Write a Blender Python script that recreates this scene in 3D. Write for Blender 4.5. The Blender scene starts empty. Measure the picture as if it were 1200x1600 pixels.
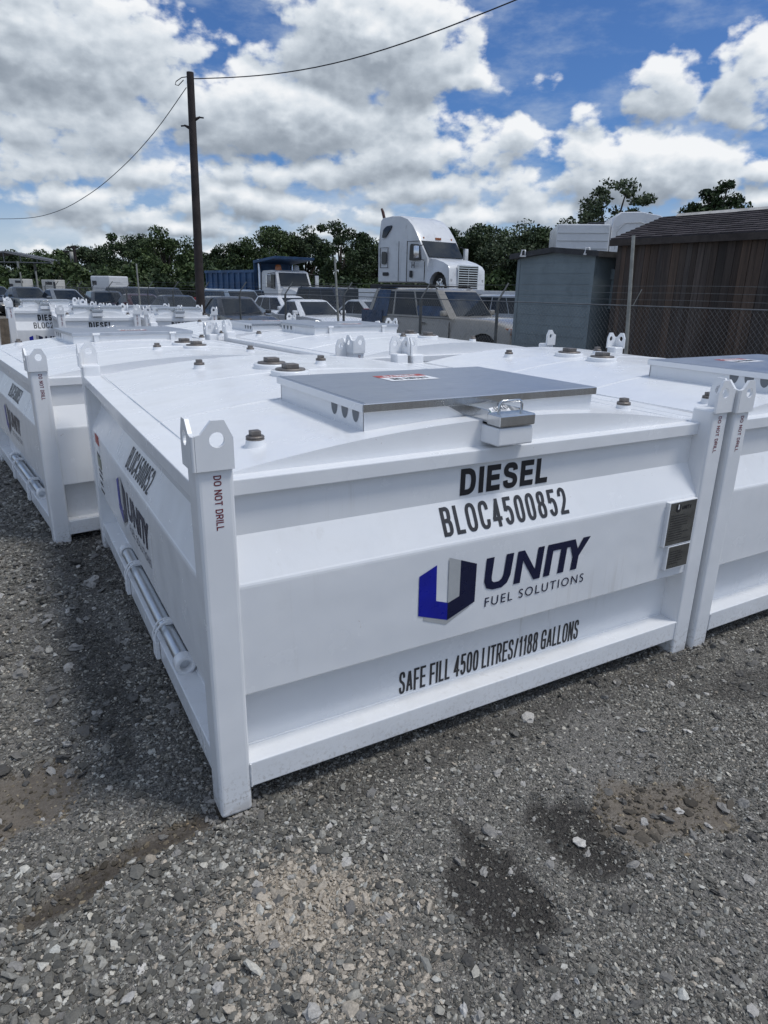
import bpy, bmesh, math, random
import numpy as np
from mathutils import Vector, Matrix
random.seed(7); RNG = np.random.default_rng(11)
R = math.radians
S = bpy.context.scene
COL = S.collection

# ------------------------------------------------------------------ camera
CM = ((0.8708161986, -0.4913087215, 0.0171723161),      # camera right
      (0.1421473314, 0.2850792537, 0.9479050350),       # camera up
      (0.4706094819, 0.8230100603, -0.3180898556))      # camera forward
CP = Vector((-0.4156, -1.7541, 1.6408)); FPX = 1035.99
cd = bpy.data.cameras.new('camera'); cam = bpy.data.objects.new('camera', cd); COL.objects.link(cam)
cd.sensor_fit = 'HORIZONTAL'; cd.sensor_width = 36.0; cd.lens = 36.0 * FPX / 1200.0
cd.clip_start = 0.05; cd.clip_end = 3000
cam.matrix_world = Matrix(((CM[0][0], CM[1][0], -CM[2][0], CP.x), (CM[0][1], CM[1][1], -CM[2][1], CP.y),
                           (CM[0][2], CM[1][2], -CM[2][2], CP.z), (0, 0, 0, 1)))
S.camera = cam
S.render.resolution_x = 768; S.render.resolution_y = 1024
HF = Vector((CM[2][0], CM[2][1], 0)).normalized()       # horizontal forward
HR = Vector((HF.y, -HF.x, 0))                           # horizontal right
HEAD = math.atan2(HR.y, HR.x)                           # heading of "to the right in the photograph"
def ray(px, py):
    a = (px - 600) / FPX; b = (800 - py) / FPX
    return Vector((a * CM[0][0] + b * CM[1][0] + CM[2][0], a * CM[0][1] + b * CM[1][1] + CM[2][1], a * CM[0][2] + b * CM[1][2] + CM[2][2]))
def far(px, py, Z):                                     # the place seen at this pixel, Z metres ahead
    d = ray(px, py); return CP + d * (Z / d.dot(HF))
def gfar(px, Z, z=None):
    p = far(px, 455, Z); p.z = ground_z(p.x, p.y) if z is None else z; return p
def azel(px, py):
    d = ray(px, py).normalized(); return math.atan2(d.x, d.y), math.asin(d.z)
FD = Vector((0.121, -0.993, 0)).normalized(); FN = Vector((0.993, 0.121, 0)).normalized(); FO = Vector((6.43, 19.64, 0))
def ground_z(x, y):
    s = (x - FO.x) * FN.x + (y - FO.y) * FN.y           # metres beyond the fence line
    t = min(1, max(0, (s + 2.2) / 2.6)); t = t * t * (3 - 2 * t)
    return -0.20 * t

# ------------------------------------------------------------------ light, sky, exposure
SUN_EL, SUN_AZ = R(64), R(128)                          # azimuth from +Y towards +X
S.view_settings.view_transform = 'Standard'; S.view_settings.look = 'None'
S.view_settings.exposure = 0.0; S.view_settings.gamma = 1.0
sd = bpy.data.lights.new('sun', 'SUN'); sun = bpy.data.objects.new('sun', sd); COL.objects.link(sun)
sd.energy = 2.0; sd.angle = R(13); sd.color = (1.0, 0.975, 0.93)
sdir = Vector((math.sin(SUN_AZ) * math.cos(SUN_EL), math.cos(SUN_AZ) * math.cos(SUN_EL), math.sin(SUN_EL)))
sun.rotation_euler = sdir.to_track_quat('Z', 'Y').to_euler()

class NT:
    """small helper for node graphs"""
    def __init__(s, tree): s.t = tree
    def n(s, typ, **kw):
        x = s.t.nodes.new(typ)
        for k, v in kw.items(): setattr(x, k, v)
        return x
    def put(s, sock, v):
        if v is None: return
        if hasattr(v, 'is_linked') or isinstance(v, bpy.types.NodeSocket): s.t.links.new(v, sock)
        else:
            if isinstance(v, (tuple, list)) and hasattr(sock.default_value, '__len__') and len(sock.default_value) == 4 and len(v) == 3: v = (*v, 1)
            sock.default_value = v
    def m(s, op, a, b=None, c=None, clamp=False):
        x = s.n('ShaderNodeMath', operation=op); x.use_clamp = clamp
        for i, v in enumerate((a, b, c)): s.put(x.inputs[i], v)
        return x.outputs[0]
    def vm(s, op, a, b=None):
        x = s.n('ShaderNodeVectorMath', operation=op); s.put(x.inputs[0], a)
        if b is not None: s.put(x.inputs[1], b)
        return x.outputs[0]
    def scale(s, a, f):
        x = s.n('ShaderNodeVectorMath', operation='SCALE'); s.put(x.inputs[0], a); s.put(x.inputs[3], f); return x.outputs[0]
    def mix(s, f, a, b, blend='MIX'):
        x = s.n('ShaderNodeMix', data_type='RGBA', blend_type=blend); x.clamp_factor = True
        s.put(x.inputs[0], f); s.put(x.inputs[6], a); s.put(x.inputs[7], b); return x.outputs[2]
    def noise(s, vec, scale, detail=4, rough=.55, dist=0, out=0, lac=2.0):
        x = s.n('ShaderNodeTexNoise'); s.put(x.inputs['Vector'], vec); x.inputs['Scale'].default_value = scale
        x.inputs['Detail'].default_value = detail; x.inputs['Roughness'].default_value = rough; x.inputs['Distortion'].default_value = dist
        x.inputs['Lacunarity'].default_value = lac
        return x.outputs[out]
    def voro(s, vec, scale, feat='F1', out=0, rnd=1):
        x = s.n('ShaderNodeTexVoronoi', feature=feat); s.put(x.inputs['Vector'], vec); x.inputs['Scale'].default_value = scale
        x.inputs['Randomness'].default_value = rnd; return x.outputs[out]
    def ramp(s, f, a, b, lo=0.0, hi=1.0, kind='SMOOTHSTEP'):
        x = s.n('ShaderNodeMapRange', interpolation_type=kind); s.put(x.inputs[0], f)
        for i, v in enumerate((a, b, lo, hi)): s.put(x.inputs[i + 1], v)
        return x.outputs[0]
    def cramp(s, f, stops):
        x = s.n('ShaderNodeValToRGB'); s.put(x.inputs[0], f); e = x.color_ramp.elements
        while len(e) < len(stops): e.new(.5)
        for el, (p, c) in zip(e, stops): el.position = p; el.color = (*c, 1)
        return x.outputs[0]
    def bump(s, h, strength=.3, dist=.01, nrm=None):
        x = s.n('ShaderNodeBump'); x.inputs['Strength'].default_value = strength; x.inputs['Distance'].default_value = dist
        s.put(x.inputs['Height'], h)
        if nrm is not None: s.put(x.inputs['Normal'], nrm)
        return x.outputs[0]

def build_world():
    w = bpy.data.worlds.new('World'); S.world = w; w.use_nodes = True
    t = w.node_tree; t.nodes.clear(); g = NT(t)
    # cloud banks: (px, py, half width, half height, strength) -> fixed compass directions
    banks = [(60, 66, 235, 92, 1.3), (235, 66, 80, 58, .8), (585, 70, 165, 88, 1.35), (668, 38, 80, 55, .9), (470, 105, 95, 52, .8), (745, 128, 120, 26, .7),
             (440, 185, 215, 62, 1.25), (640, 190, 120, 46, .9), (330, 150, 90, 42, .5), (620, 242, 250, 42, 1.0), (800, 226, 75, 34, .8), (90, 195, 190, 55, 1.0),
             (185, 170, 110, 36, .5), (40, 250, 200, 44, .9), (240, 268, 170, 38, .8), (450, 268, 190, 36, .9), (120, 308, 210, 34, .9), (380, 312, 190, 32, .9),
             (650, 292, 170, 36, .9), (560, 332, 200, 27, .8), (830, 295, 130, 42, .75), (250, 345, 200, 22, .8), (740, 336, 150, 27, .8), (60, 347, 150, 22, .6),
             (500, 366, 300, 17, .7), (850, 332, 120, 28, .8), (1030, 140, 66, 50, .95), (1168, 120, 70, 52, 1.0), (1150, 168, 80, 32, .8), (932, 186, 44, 28, .6),
             (1000, 266, 165, 52, 1.25), (920, 248, 90, 38, .8), (1095, 282, 90, 34, .8), (1185, 266, 60, 28, .8), (1150, 316, 130, 24, .8), (150, 388, 260, 16, .7), (430, 392, 240, 15, .7), (760, 372, 200, 16, .7), (60, 372, 140, 15, .6)]
    tc = g.n('ShaderNodeTexCoord'); sx = g.n('ShaderNodeSeparateXYZ'); t.links.new(tc.outputs['Generated'], sx.inputs[0])
    az = g.m('ARCTAN2', sx.outputs[0], sx.outputs[1]); el = g.m('ARCSINE', sx.outputs[2])
    cx = g.n('ShaderNodeCombineXYZ'); g.put(cx.inputs[0], az); g.put(cx.inputs[1], el); v0 = cx.outputs[0]
    def vma(a, k, c):
        x = g.n('ShaderNodeVectorMath', operation='MULTIPLY_ADD'); g.put(x.inputs[0], a); x.inputs[1].default_value = k; x.inputs[2].default_value = c; return x.outputs[0]
    def dot(a):
        x = g.n('ShaderNodeVectorMath', operation='DOT_PRODUCT'); g.put(x.inputs[0], a); g.put(x.inputs[1], a); return x.outputs['Value']
    def noise2(v, scale, detail, rough):
        x = g.n('ShaderNodeTexNoise', noise_dimensions='2D'); g.put(x.inputs['Vector'], v); x.inputs['Scale'].default_value = scale
        x.inputs['Detail'].default_value = detail; x.inputs['Roughness'].default_value = rough; return x.outputs[0]
    def voro2(v, scale):
        x = g.n('ShaderNodeTexVoronoi', feature='F1', voronoi_dimensions='2D'); g.put(x.inputs['Vector'], v); x.inputs['Scale'].default_value = scale; return x.outputs[0]
    # sky outside the photograph: broken cloud all round
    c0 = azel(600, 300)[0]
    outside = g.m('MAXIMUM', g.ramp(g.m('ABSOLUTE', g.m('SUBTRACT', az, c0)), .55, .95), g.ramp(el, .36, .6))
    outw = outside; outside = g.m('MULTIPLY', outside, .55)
    def field(v):
        tot = outside
        for (px, py, hw, hh, st) in banks:
            a, e = azel(px, py); wa = 1.12 * hw / 1090; we = 1.25 * hh / 1090
            q = dot(vma(v, (1 / wa, 1 / we, 0), (-a / wa, -e / we, 0)))
            tot = g.m('SMOOTH_MAX', tot, g.m('MULTIPLY_ADD', q, -st, st), .18)
        return tot
    # domain bent by noise so that no bank keeps a round outline
    bend = g.n('ShaderNodeTexNoise', noise_dimensions='2D'); g.put(bend.inputs['Vector'], v0); bend.inputs['Scale'].default_value = 16; bend.inputs['Detail'].default_value = 4
    vb = g.vm('ADD', v0, vma(bend.outputs[1], (.05, .03, 0), (-.025, -.015, 0)))
    T0 = field(vb); T2 = field(vma(vb, (1, 1, 0), (.006, .016, 0)))
    def fine(da, de, detail):
        vs = vma(v0, (1, 1.6, 0), (da, de * 1.6, 0))
        d = g.m('MULTIPLY_ADD', noise2(vs, 14.0, detail, .56), 1.5, -.75)
        d = g.m('ADD', d, g.m('MULTIPLY_ADD', voro2(vs, 24.0), -.42, .18))
        return g.m('ADD', d, g.m('MULTIPLY_ADD', voro2(vs, 60.0), -.2, .09))
    f0 = fine(0, 0, 9); f1 = fine(.005, .013, 5)
    d0 = g.m('ADD', g.m('ADD', T0, -.44), f0)
    cover = g.ramp(d0, -.05, .30)
    # bright towards the sun and at the crest of a bank, grey at its flat base
    crest = g.m('SUBTRACT', T0, T2)
    relief = g.m('SUBTRACT', f0, f1)
    lit = g.m('ADD', g.m('MULTIPLY_ADD', crest, 1.5, .54), g.m('MULTIPLY', relief, .55))
    lit = g.m('ADD', lit, g.ramp(d0, .0, .8, .16, -.10, 'LINEAR'))
    # added glow on the unseen cloud behind the camera, to fill the tank fronts
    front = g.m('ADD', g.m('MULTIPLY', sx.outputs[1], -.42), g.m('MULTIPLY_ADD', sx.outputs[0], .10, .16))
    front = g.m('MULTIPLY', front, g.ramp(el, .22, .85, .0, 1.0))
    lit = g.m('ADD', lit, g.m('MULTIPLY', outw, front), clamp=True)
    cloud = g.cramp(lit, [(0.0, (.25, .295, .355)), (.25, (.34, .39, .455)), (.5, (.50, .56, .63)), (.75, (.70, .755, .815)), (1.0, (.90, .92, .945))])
    cloud = g.mix(g.m('MULTIPLY', outw, .8), cloud, g.mix(1.0, cloud, (.90, .98, 1.10), 'MULTIPLY'))  # unseen cloud also tinted bluer, to cool the light on the tanks
    sky = g.n('ShaderNodeTexSky', sky_type='NISHITA'); sky.sun_disc = False; sky.sun_elevation = SUN_EL; sky.sun_rotation = SUN_AZ
    sky.air_density = 1.0; sky.dust_density = .6; sky.ozone_density = 2.2
    skyc = g.vm('MULTIPLY', sky.outputs[0], (.042, .064, .098))
    # thin cirrus veil, thicker low down
    veil = g.m('MULTIPLY', g.ramp(noise2(vma(v0, (5, 13, 0), (.3, 0, 0)), 1.0, 6, .62),   .42, .78), .5)
    veil = g.m('ADD', veil, g.ramp(el, 0.02, .15, .72, 0.0), clamp=True)
    base = g.mix(veil, skyc, (.60, .68, .77))
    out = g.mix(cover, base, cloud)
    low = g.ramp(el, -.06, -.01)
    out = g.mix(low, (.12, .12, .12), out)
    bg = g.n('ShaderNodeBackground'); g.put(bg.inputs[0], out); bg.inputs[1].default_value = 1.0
    wo = g.n('ShaderNodeOutputWorld'); t.links.new(bg.outputs[0], wo.inputs[0])
    w.cycles.sampling_method = 'MANUAL'; w.cycles.sample_map_resolution = 1024
build_world()

# ------------------------------------------------------------------ materials
MATS = {}
def mat(name, col, rough=.5, metal=0, var=.08, vscale=6, bump=0, bscale=60, dirt=None, spec=.5, coat=0):
    """plain procedural surface: base colour with mottling, optional dirt speckle and bump"""
    if name in MATS: return MATS[name]
    m = bpy.data.materials.new(name); m.use_nodes = True; t = m.node_tree; g = NT(t); b = t.nodes['Principled BSDF']
    tc = g.n('ShaderNodeTexCoord').outputs['Object']
    n1 = g.noise(tc, vscale, 5, .6)
    c = g.mix(g.ramp(n1, .3, .7), tuple(x * (1 - var) for x in col), tuple(min(1, x * (1 + var)) for x in col))
    if dirt:
        dc, amt, ds = dirt
        c = g.mix(g.m('MULTIPLY', g.ramp(g.noise(tc, ds, 8, .7, .4), .52, .75), amt), c, dc)
    g.put(b.inputs['Base Color'], c); b.inputs['Metallic'].default_value = metal
    g.put(b.inputs['Roughness'], g.ramp(g.noise(tc, vscale * 2.3, 4, .6), .25, .75, max(0, rough - .08), min(1, rough + .08), 'LINEAR'))
    b.inputs['Specular IOR Level'].default_value = spec; b.inputs['Coat Weight'].default_value = coat; b.inputs['Coat Roughness'].default_value = .08
    if bump: g.put(b.inputs['Normal'], g.bump(g.noise(tc, bscale, 5, .6), bump, .01))
    MATS[name] = m; return m
def mat_paint():
    if 'tank_paint' in MATS: return MATS['tank_paint']
    m = bpy.data.materials.new('tank_paint'); m.use_nodes = True; t = m.node_tree; g = NT(t); b = t.nodes['Principled BSDF']
    tc = g.n('ShaderNodeTexCoord').outputs['Object']
    big = g.noise(tc, 1.6, 5, .55); c = g.mix(g.ramp(big, .3, .7), (.765, .775, .785), (.80, .805, .81))
    dust = g.m('MULTIPLY', g.ramp(g.noise(tc, 3.2, 9, .72, .6), .5, .78), .22)
    c = g.mix(dust, c, (.62, .61, .58))
    # mud splashes close to the ground
    z = g.n('ShaderNodeSeparateXYZ'); t.links.new(tc, z.inputs[0])
    sp = g.m('MULTIPLY', g.ramp(g.noise(tc, 55, 5, .75), .50, .62), g.ramp(z.outputs[2], .0, .20, 1.0, 0.0))
    sp = g.m('MAXIMUM', sp, g.m('MULTIPLY', g.ramp(z.outputs[2], .0, .06, .8, 0.0), g.ramp(g.noise(tc, 20, 5), .35, .6)))
    c = g.mix(g.m('MULTIPLY', sp, .6), c, (.30, .26, .21))
    # scattered little scuffs
    sc = g.m('MULTIPLY', g.ramp(g.noise(tc, 24, 3, .5, 2.0), .73, .76), g.ramp(g.noise(tc, 2.1, 2), .52, .6))
    c = g.mix(g.m('MULTIPLY', sc, .35), c, (.42, .42, .42))
    st = g.noise(g.vm('MULTIPLY', tc, (16, 16, .9)), 2.0, 5, .6); pt = g.ramp(g.noise(tc, 1.3, 3), .5, .68)
    c = g.mix(g.m('MULTIPLY', g.m('MULTIPLY', g.ramp(st, .56, .72), pt), .34), c, (.50, .47, .42))
    rs = g.m('MULTIPLY', g.ramp(g.noise(tc, 38, 4, .6, 1.0), .70, .74), g.ramp(g.noise(tc, 4.5, 2), .55, .62))
    c = g.mix(g.m('MULTIPLY', rs, .5), c, (.30, .19, .13))
    g.put(b.inputs['Base Color'], c)
    g.put(b.inputs['Roughness'], g.ramp(g.noise(tc, 5, 6, .65), .25, .75, .20, .30, 'LINEAR'))
    wav = g.noise(tc, 3.5, 2, .4); peel = g.noise(tc, 260, 2, .5)
    nb = g.bump(wav, .34, .03); g.put(b.inputs['Normal'], g.bump(peel, .06, .002, nb))
    MATS['tank_paint'] = m; return m
def mat_steel(name, col, rough, scale=(4, 60, 4)):
    if name in MATS: return MATS[name]
    m = bpy.data.materials.new(name); m.use_nodes = True; t = m.node_tree; g = NT(t); b = t.nodes['Principled BSDF']
    tc = g.n('ShaderNodeTexCoord').outputs['Object']; v = g.vm('MULTIPLY', tc, scale)
    n1 = g.noise(v, 3, 6, .6); n2 = g.noise(tc, 7, 6, .65, .5)
    c = g.mix(g.ramp(n1, .3, .7), tuple(x * .88 for x in col), col)
    c = g.mix(g.m('MULTIPLY', g.ramp(n2, .5, .75), .35), c, tuple(x * .7 for x in col))
    g.put(b.inputs['Base Color'], c); b.inputs['Metallic'].default_value = 1
    g.put(b.inputs['Roughness'], g.ramp(n2, .25, .75, rough - .07, rough + .1, 'LINEAR'))
    g.put(b.inputs['Normal'], g.bump(n1, .05, .004))
    MATS[name] = m; return m
PAINT = mat_paint()
LIDM = mat_steel('hatch_lid_steel', (.56, .58, .61), .38)
STEEL = mat_steel('bright_steel', (.62, .63, .64), .2, (30, 4, 4))
GALV = mat_steel('galvanised_tube', (.66, .68, .70), .33, (20, 3, 20))
BRASS = mat('weathered_plug_metal', (.20, .18, .165), .5, .6, .25, 30, .2, 80)
RUBBER = mat('black_rubber', (.02, .02, .02), .7, 0, .2)
BLACK = mat('black_vinyl', (.012, .012, .016), .42, 0, .15, 12)
NAVY = mat('navy_vinyl', (.006, .009, .04), .3, 0, .1, 12)
BLUE = mat('royal_blue_vinyl', (.006, .012, .30), .3, 0, .1, 12)
GREYV = mat('grey_vinyl', (.42, .43, .43), .4, 0, .05, 12)
REDV = mat('dark_red_vinyl', (.17, .012, .02), .45, 0, .1, 12)
WHITEV = mat('white_vinyl', (.82, .82, .82), .4, 0, .03, 12)
OLIVEV = mat('olive_vinyl', (.20, .21, .14), .4, 0, .1, 12)
GREENV = mat('green_tag_plastic', (.02, .26, .13), .4, 0, .1, 12)
PLATE = mat('etched_plate_metal', (.19, .19, .18), .3, .8, .25, 9)
PLATEINK = mat('plate_ink', (.02, .02, .022), .5, 0, .1)
RUST = mat('rusty_edge', (.23, .12, .085), .8, 0, .3, 60)

# ------------------------------------------------------------------ mesh builder
def tag(o, label=None, cat=None, group=None, kind=None):
    if label: o['label'] = label
    if cat: o['category'] = cat
    if group: o['group'] = group
    if kind: o['kind'] = kind
    return o
def empty(name, loc=(0, 0, 0), rz=0):
    o = bpy.data.objects.new(name, None); COL.objects.link(o); o.location = loc; o.rotation_euler = (0, 0, rz); o.empty_display_size = .2; return o
class MB:
    def __init__(s): s.v = []; s.f = []; s.mi = []; s.sm = []; s.mats = []; s.M = Matrix.Identity(4)
    def mid(s, m):
        if m not in s.mats: s.mats.append(m)
        return s.mats.index(m)
    def add(s, verts, faces, m, smooth=False):
        o = len(s.v); k = s.mid(m)
        for p in verts:
            q = s.M @ Vector(p); s.v.append((q.x, q.y, q.z))
        for f in faces: s.f.append([i + o for i in f]); s.mi.append(k); s.sm.append(smooth)
    def bm(s, b, m, smooth=False):
        b.verts.index_update(); s.add([v.co for v in b.verts], [[v.index for v in f.verts] for f in b.faces], m, smooth); b.free()
    def box(s, lo, hi, m, bev=0, seg=2, smooth=False):
        b = bmesh.new(); bmesh.ops.create_cube(b, size=1)
        for v in b.verts: v.co = Vector([lo[i] + (v.co[i] + .5) * (hi[i] - lo[i]) for i in range(3)])
        if bev: bmesh.ops.bevel(b, geom=b.edges[:], offset=bev, segments=seg, profile=.5, affect='EDGES')
        s.bm(b, m, smooth)
    def obox(s, c, ax, ay, az, m, bev=0):
        """box with centre c and half-axis vectors"""
        b = bmesh.new(); bmesh.ops.create_cube(b, size=2)
        L = [Vector(ax).length, Vector(ay).length, Vector(az).length]
        for v in b.verts: v.co = Vector((v.co.x * L[0], v.co.y * L[1], v.co.z * L[2]))
        if bev: bmesh.ops.bevel(b, geom=b.edges[:], offset=bev, segments=2, profile=.5, affect='EDGES')
        T = Matrix((Vector(ax).normalized(), Vector(ay).normalized(), Vector(az).normalized())).transposed()
        for v in b.verts: v.co = T @ v.co + Vector(c)
        s.bm(b, m)
    def prism(s, pts, axis, a, b_, m, bev=0, smooth=False):
        """2D outline swept along x, y or z from a to b_ (outline may be concave)"""
        b = bmesh.new()
        def P(u, w, h): return {'x': (h, u, w), 'y': (u, h, w), 'z': (u, w, h)}[axis]
        lo = [b.verts.new(P(u, w, a)) for u, w in pts]; hi = [b.verts.new(P(u, w, b_)) for u, w in pts]
        n = len(pts); b.faces.new(lo[::-1]); b.faces.new(hi)
        for i in range(n): b.faces.new((lo[i], lo[(i + 1) % n], hi[(i + 1) % n], hi[i]))
        bmesh.ops.recalc_face_normals(b, faces=b.faces[:])
        if bev: bmesh.ops.bevel(b, geom=b.edges[:], offset=bev, segments=2, profile=.5, affect='EDGES')
        s.bm(b, m, smooth)
    def strip(s, prof, axis, a, b_, m, smooth=False, n=1):
        """open profile swept along an axis (a sheet)"""
        def P(u, w, h): return {'x': (h, u, w), 'y': (u, h, w), 'z': (u, w, h)}[axis]
        vs = []; k = len(prof)
        for j in range(n + 1): vs += [P(u, w, a + (b_ - a) * j / n) for u, w in prof]
        s.add(vs, [(j * k + i, j * k + i + 1, (j + 1) * k + i + 1, (j + 1) * k + i) for j in range(n) for i in range(k - 1)], m, smooth)
    def tube(s, pts, r, m, n=10, caps=True, smooth=True, closed=False):
        pts = [Vector(p) for p in pts]; rr = r if isinstance(r, (list, tuple)) else [r] * len(pts); vs = []; k = len(pts); u = None
        for i, p in enumerate(pts):
            if closed: d = pts[(i + 1) % k] - pts[i - 1]
            else: d = pts[min(i + 1, k - 1)] - pts[max(i - 1, 0)]
            d.normalize()
            if u is None: u = d.orthogonal().normalized()
            u = (u - d * u.dot(d)).normalized(); w = d.cross(u)
            vs += [p + (u * math.cos(2 * math.pi * j / n) + w * math.sin(2 * math.pi * j / n)) * rr[i] for j in range(n)]
        fs = []
        for i in range(k if closed else k - 1):
            a = i * n; b = ((i + 1) % k) * n
            fs += [(a + j, a + (j + 1) % n, b + (j + 1) % n, b + j) for j in range(n)]
        s.add(vs, fs, m, smooth)
        if caps and not closed: s.add(vs[:n], [tuple(range(n))[::-1]], m); s.add(vs[-n:], [tuple(range(n))], m)
    def lathe(s, prof, c, m, n=24, axis='z', smooth=True):
        vs = []; k = len(prof)
        for (r, h) in prof:
            for j in range(n):
                a = 2 * math.pi * j / n; x, y = r * math.cos(a), r * math.sin(a)
                q = {'z': (x, y, h), 'x': (h, x, y), 'y': (y, h, x)}[axis]
                vs.append((c[0] + q[0], c[1] + q[1], c[2] + q[2]))
        fs = [(i * n + j, i * n + (j + 1) % n, (i + 1) * n + (j + 1) % n, (i + 1) * n + j) for i in range(k - 1) for j in range(n)]
        s.add(vs, fs, m, smooth)
    def build(s, name, parent=None, loc=None, rz=None, auto=None, bevel=None):
        me = bpy.data.meshes.new(name); me.from_pydata(s.v, [], s.f)
        for m in s.mats: me.materials.append(m)
        me.polygons.foreach_set('material_index', s.mi); me.polygons.foreach_set('use_smooth', s.sm); me.update()
        o = bpy.data.objects.new(name, me); COL.objects.link(o)
        if parent: o.parent = parent
        if loc is not None: o.location = loc
        if rz is not None: o.rotation_euler = (0, 0, rz)
        if bevel:
            b = o.modifiers.new('bevel', 'BEVEL'); b.width = bevel; b.segments = 2; b.limit_method = 'ANGLE'; b.angle_limit = R(40)
        return o
def kids(o): return [c for c in o.children]
def copy_tree(o, parent=None):
    c = o.copy(); COL.objects.link(c); c.parent = parent
    for ch in kids(o): copy_tree(ch, c)
    return c

# lettering: outlines of the built-in font turned into flat meshes fitted into a box
_TX = {}
def text_geo(txt, bold=0.0, space=1.0):
    k = (txt, bold, space)
    if k in _TX: return _TX[k]
    cu = bpy.data.curves.new('t', 'FONT'); cu.body = txt; cu.size = 1; cu.offset = bold; cu.space_character = space; cu.resolution_u = 6; cu.fill_mode = 'FRONT'
    ob = bpy.data.objects.new('t', cu); COL.objects.link(ob); bpy.context.view_layer.update()
    me = ob.evaluated_get(bpy.context.evaluated_depsgraph_get()).to_mesh()
    vs = [(v.co.x, v.co.y) for v in me.vertices]; fs = [tuple(p.vertices) for p in me.polygons]
    bpy.data.objects.remove(ob); bpy.data.curves.remove(cu)
    x0 = min(v[0] for v in vs); x1 = max(v[0] for v in vs); y0 = min(v[1] for v in vs); y1 = max(v[1] for v in vs)
    _TX[k] = ([((x - x0) / (x1 - x0), (y - y0) / (y1 - y0)) for x, y in vs], fs); return _TX[k]
def letter(mb, txt, o, ux, uy, m, bold=0.0, space=1.0):
    """o lower left corner, ux full width vector, uy full height vector"""
    vs, fs = text_geo(txt, bold, space); o, ux, uy = Vector(o), Vector(ux), Vector(uy)
    nrm = ux.cross(uy)
    mb.add([o + ux * a + uy * b for a, b in vs], fs, m)
# heavy grotesque capitals drawn as strokes, so that weight stays even however the letters are condensed
def _cr(p, n=5, closed=False):
    p = [Vector((a, b, 0)) for a, b in p]; k = len(p); out = []
    for i in range(k if closed else k - 1):
        g = lambda j: p[j % k] if closed else p[min(max(j, 0), k - 1)]
        a, b, c, d = g(i - 1), g(i), g(i + 1), g(i + 2)
        for j in range(n):
            t = j / n; out.append(.5 * ((2 * b) + (c - a) * t + (2 * a - 5 * b + 4 * c - d) * t * t + (3 * b - a - 3 * c + d) * t ** 3))
    if not closed: out.append(p[-1])
    return [(q.x, q.y) for q in out]
_OO = [(.5, 1), (.2, .96), (.02, .8), (0, .5), (.02, .2), (.2, .04), (.5, 0), (.8, .04), (.98, .2), (1, .5), (.98, .8), (.8, .96)]
_CC = [(1, .70), (.95, .88), (.78, .98), (.5, 1), (.2, .96), (.02, .8), (0, .5), (.02, .2), (.2, .04), (.5, 0), (.78, .02), (.95, .12), (1, .30)]
_SS = [(.96, .74), (.92, .89), (.76, .98), (.5, 1), (.22, .98), (.05, .87), (.03, .73), (.16, .60), (.5, .52), (.84, .43), (.98, .29), (.96, .13), (.78, .02), (.5, 0), (.22, .02), (.05, .12), (.01, .28)]
L_, C_ = 0, 1                                            # straight, curved (2 = closed curve)
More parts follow.
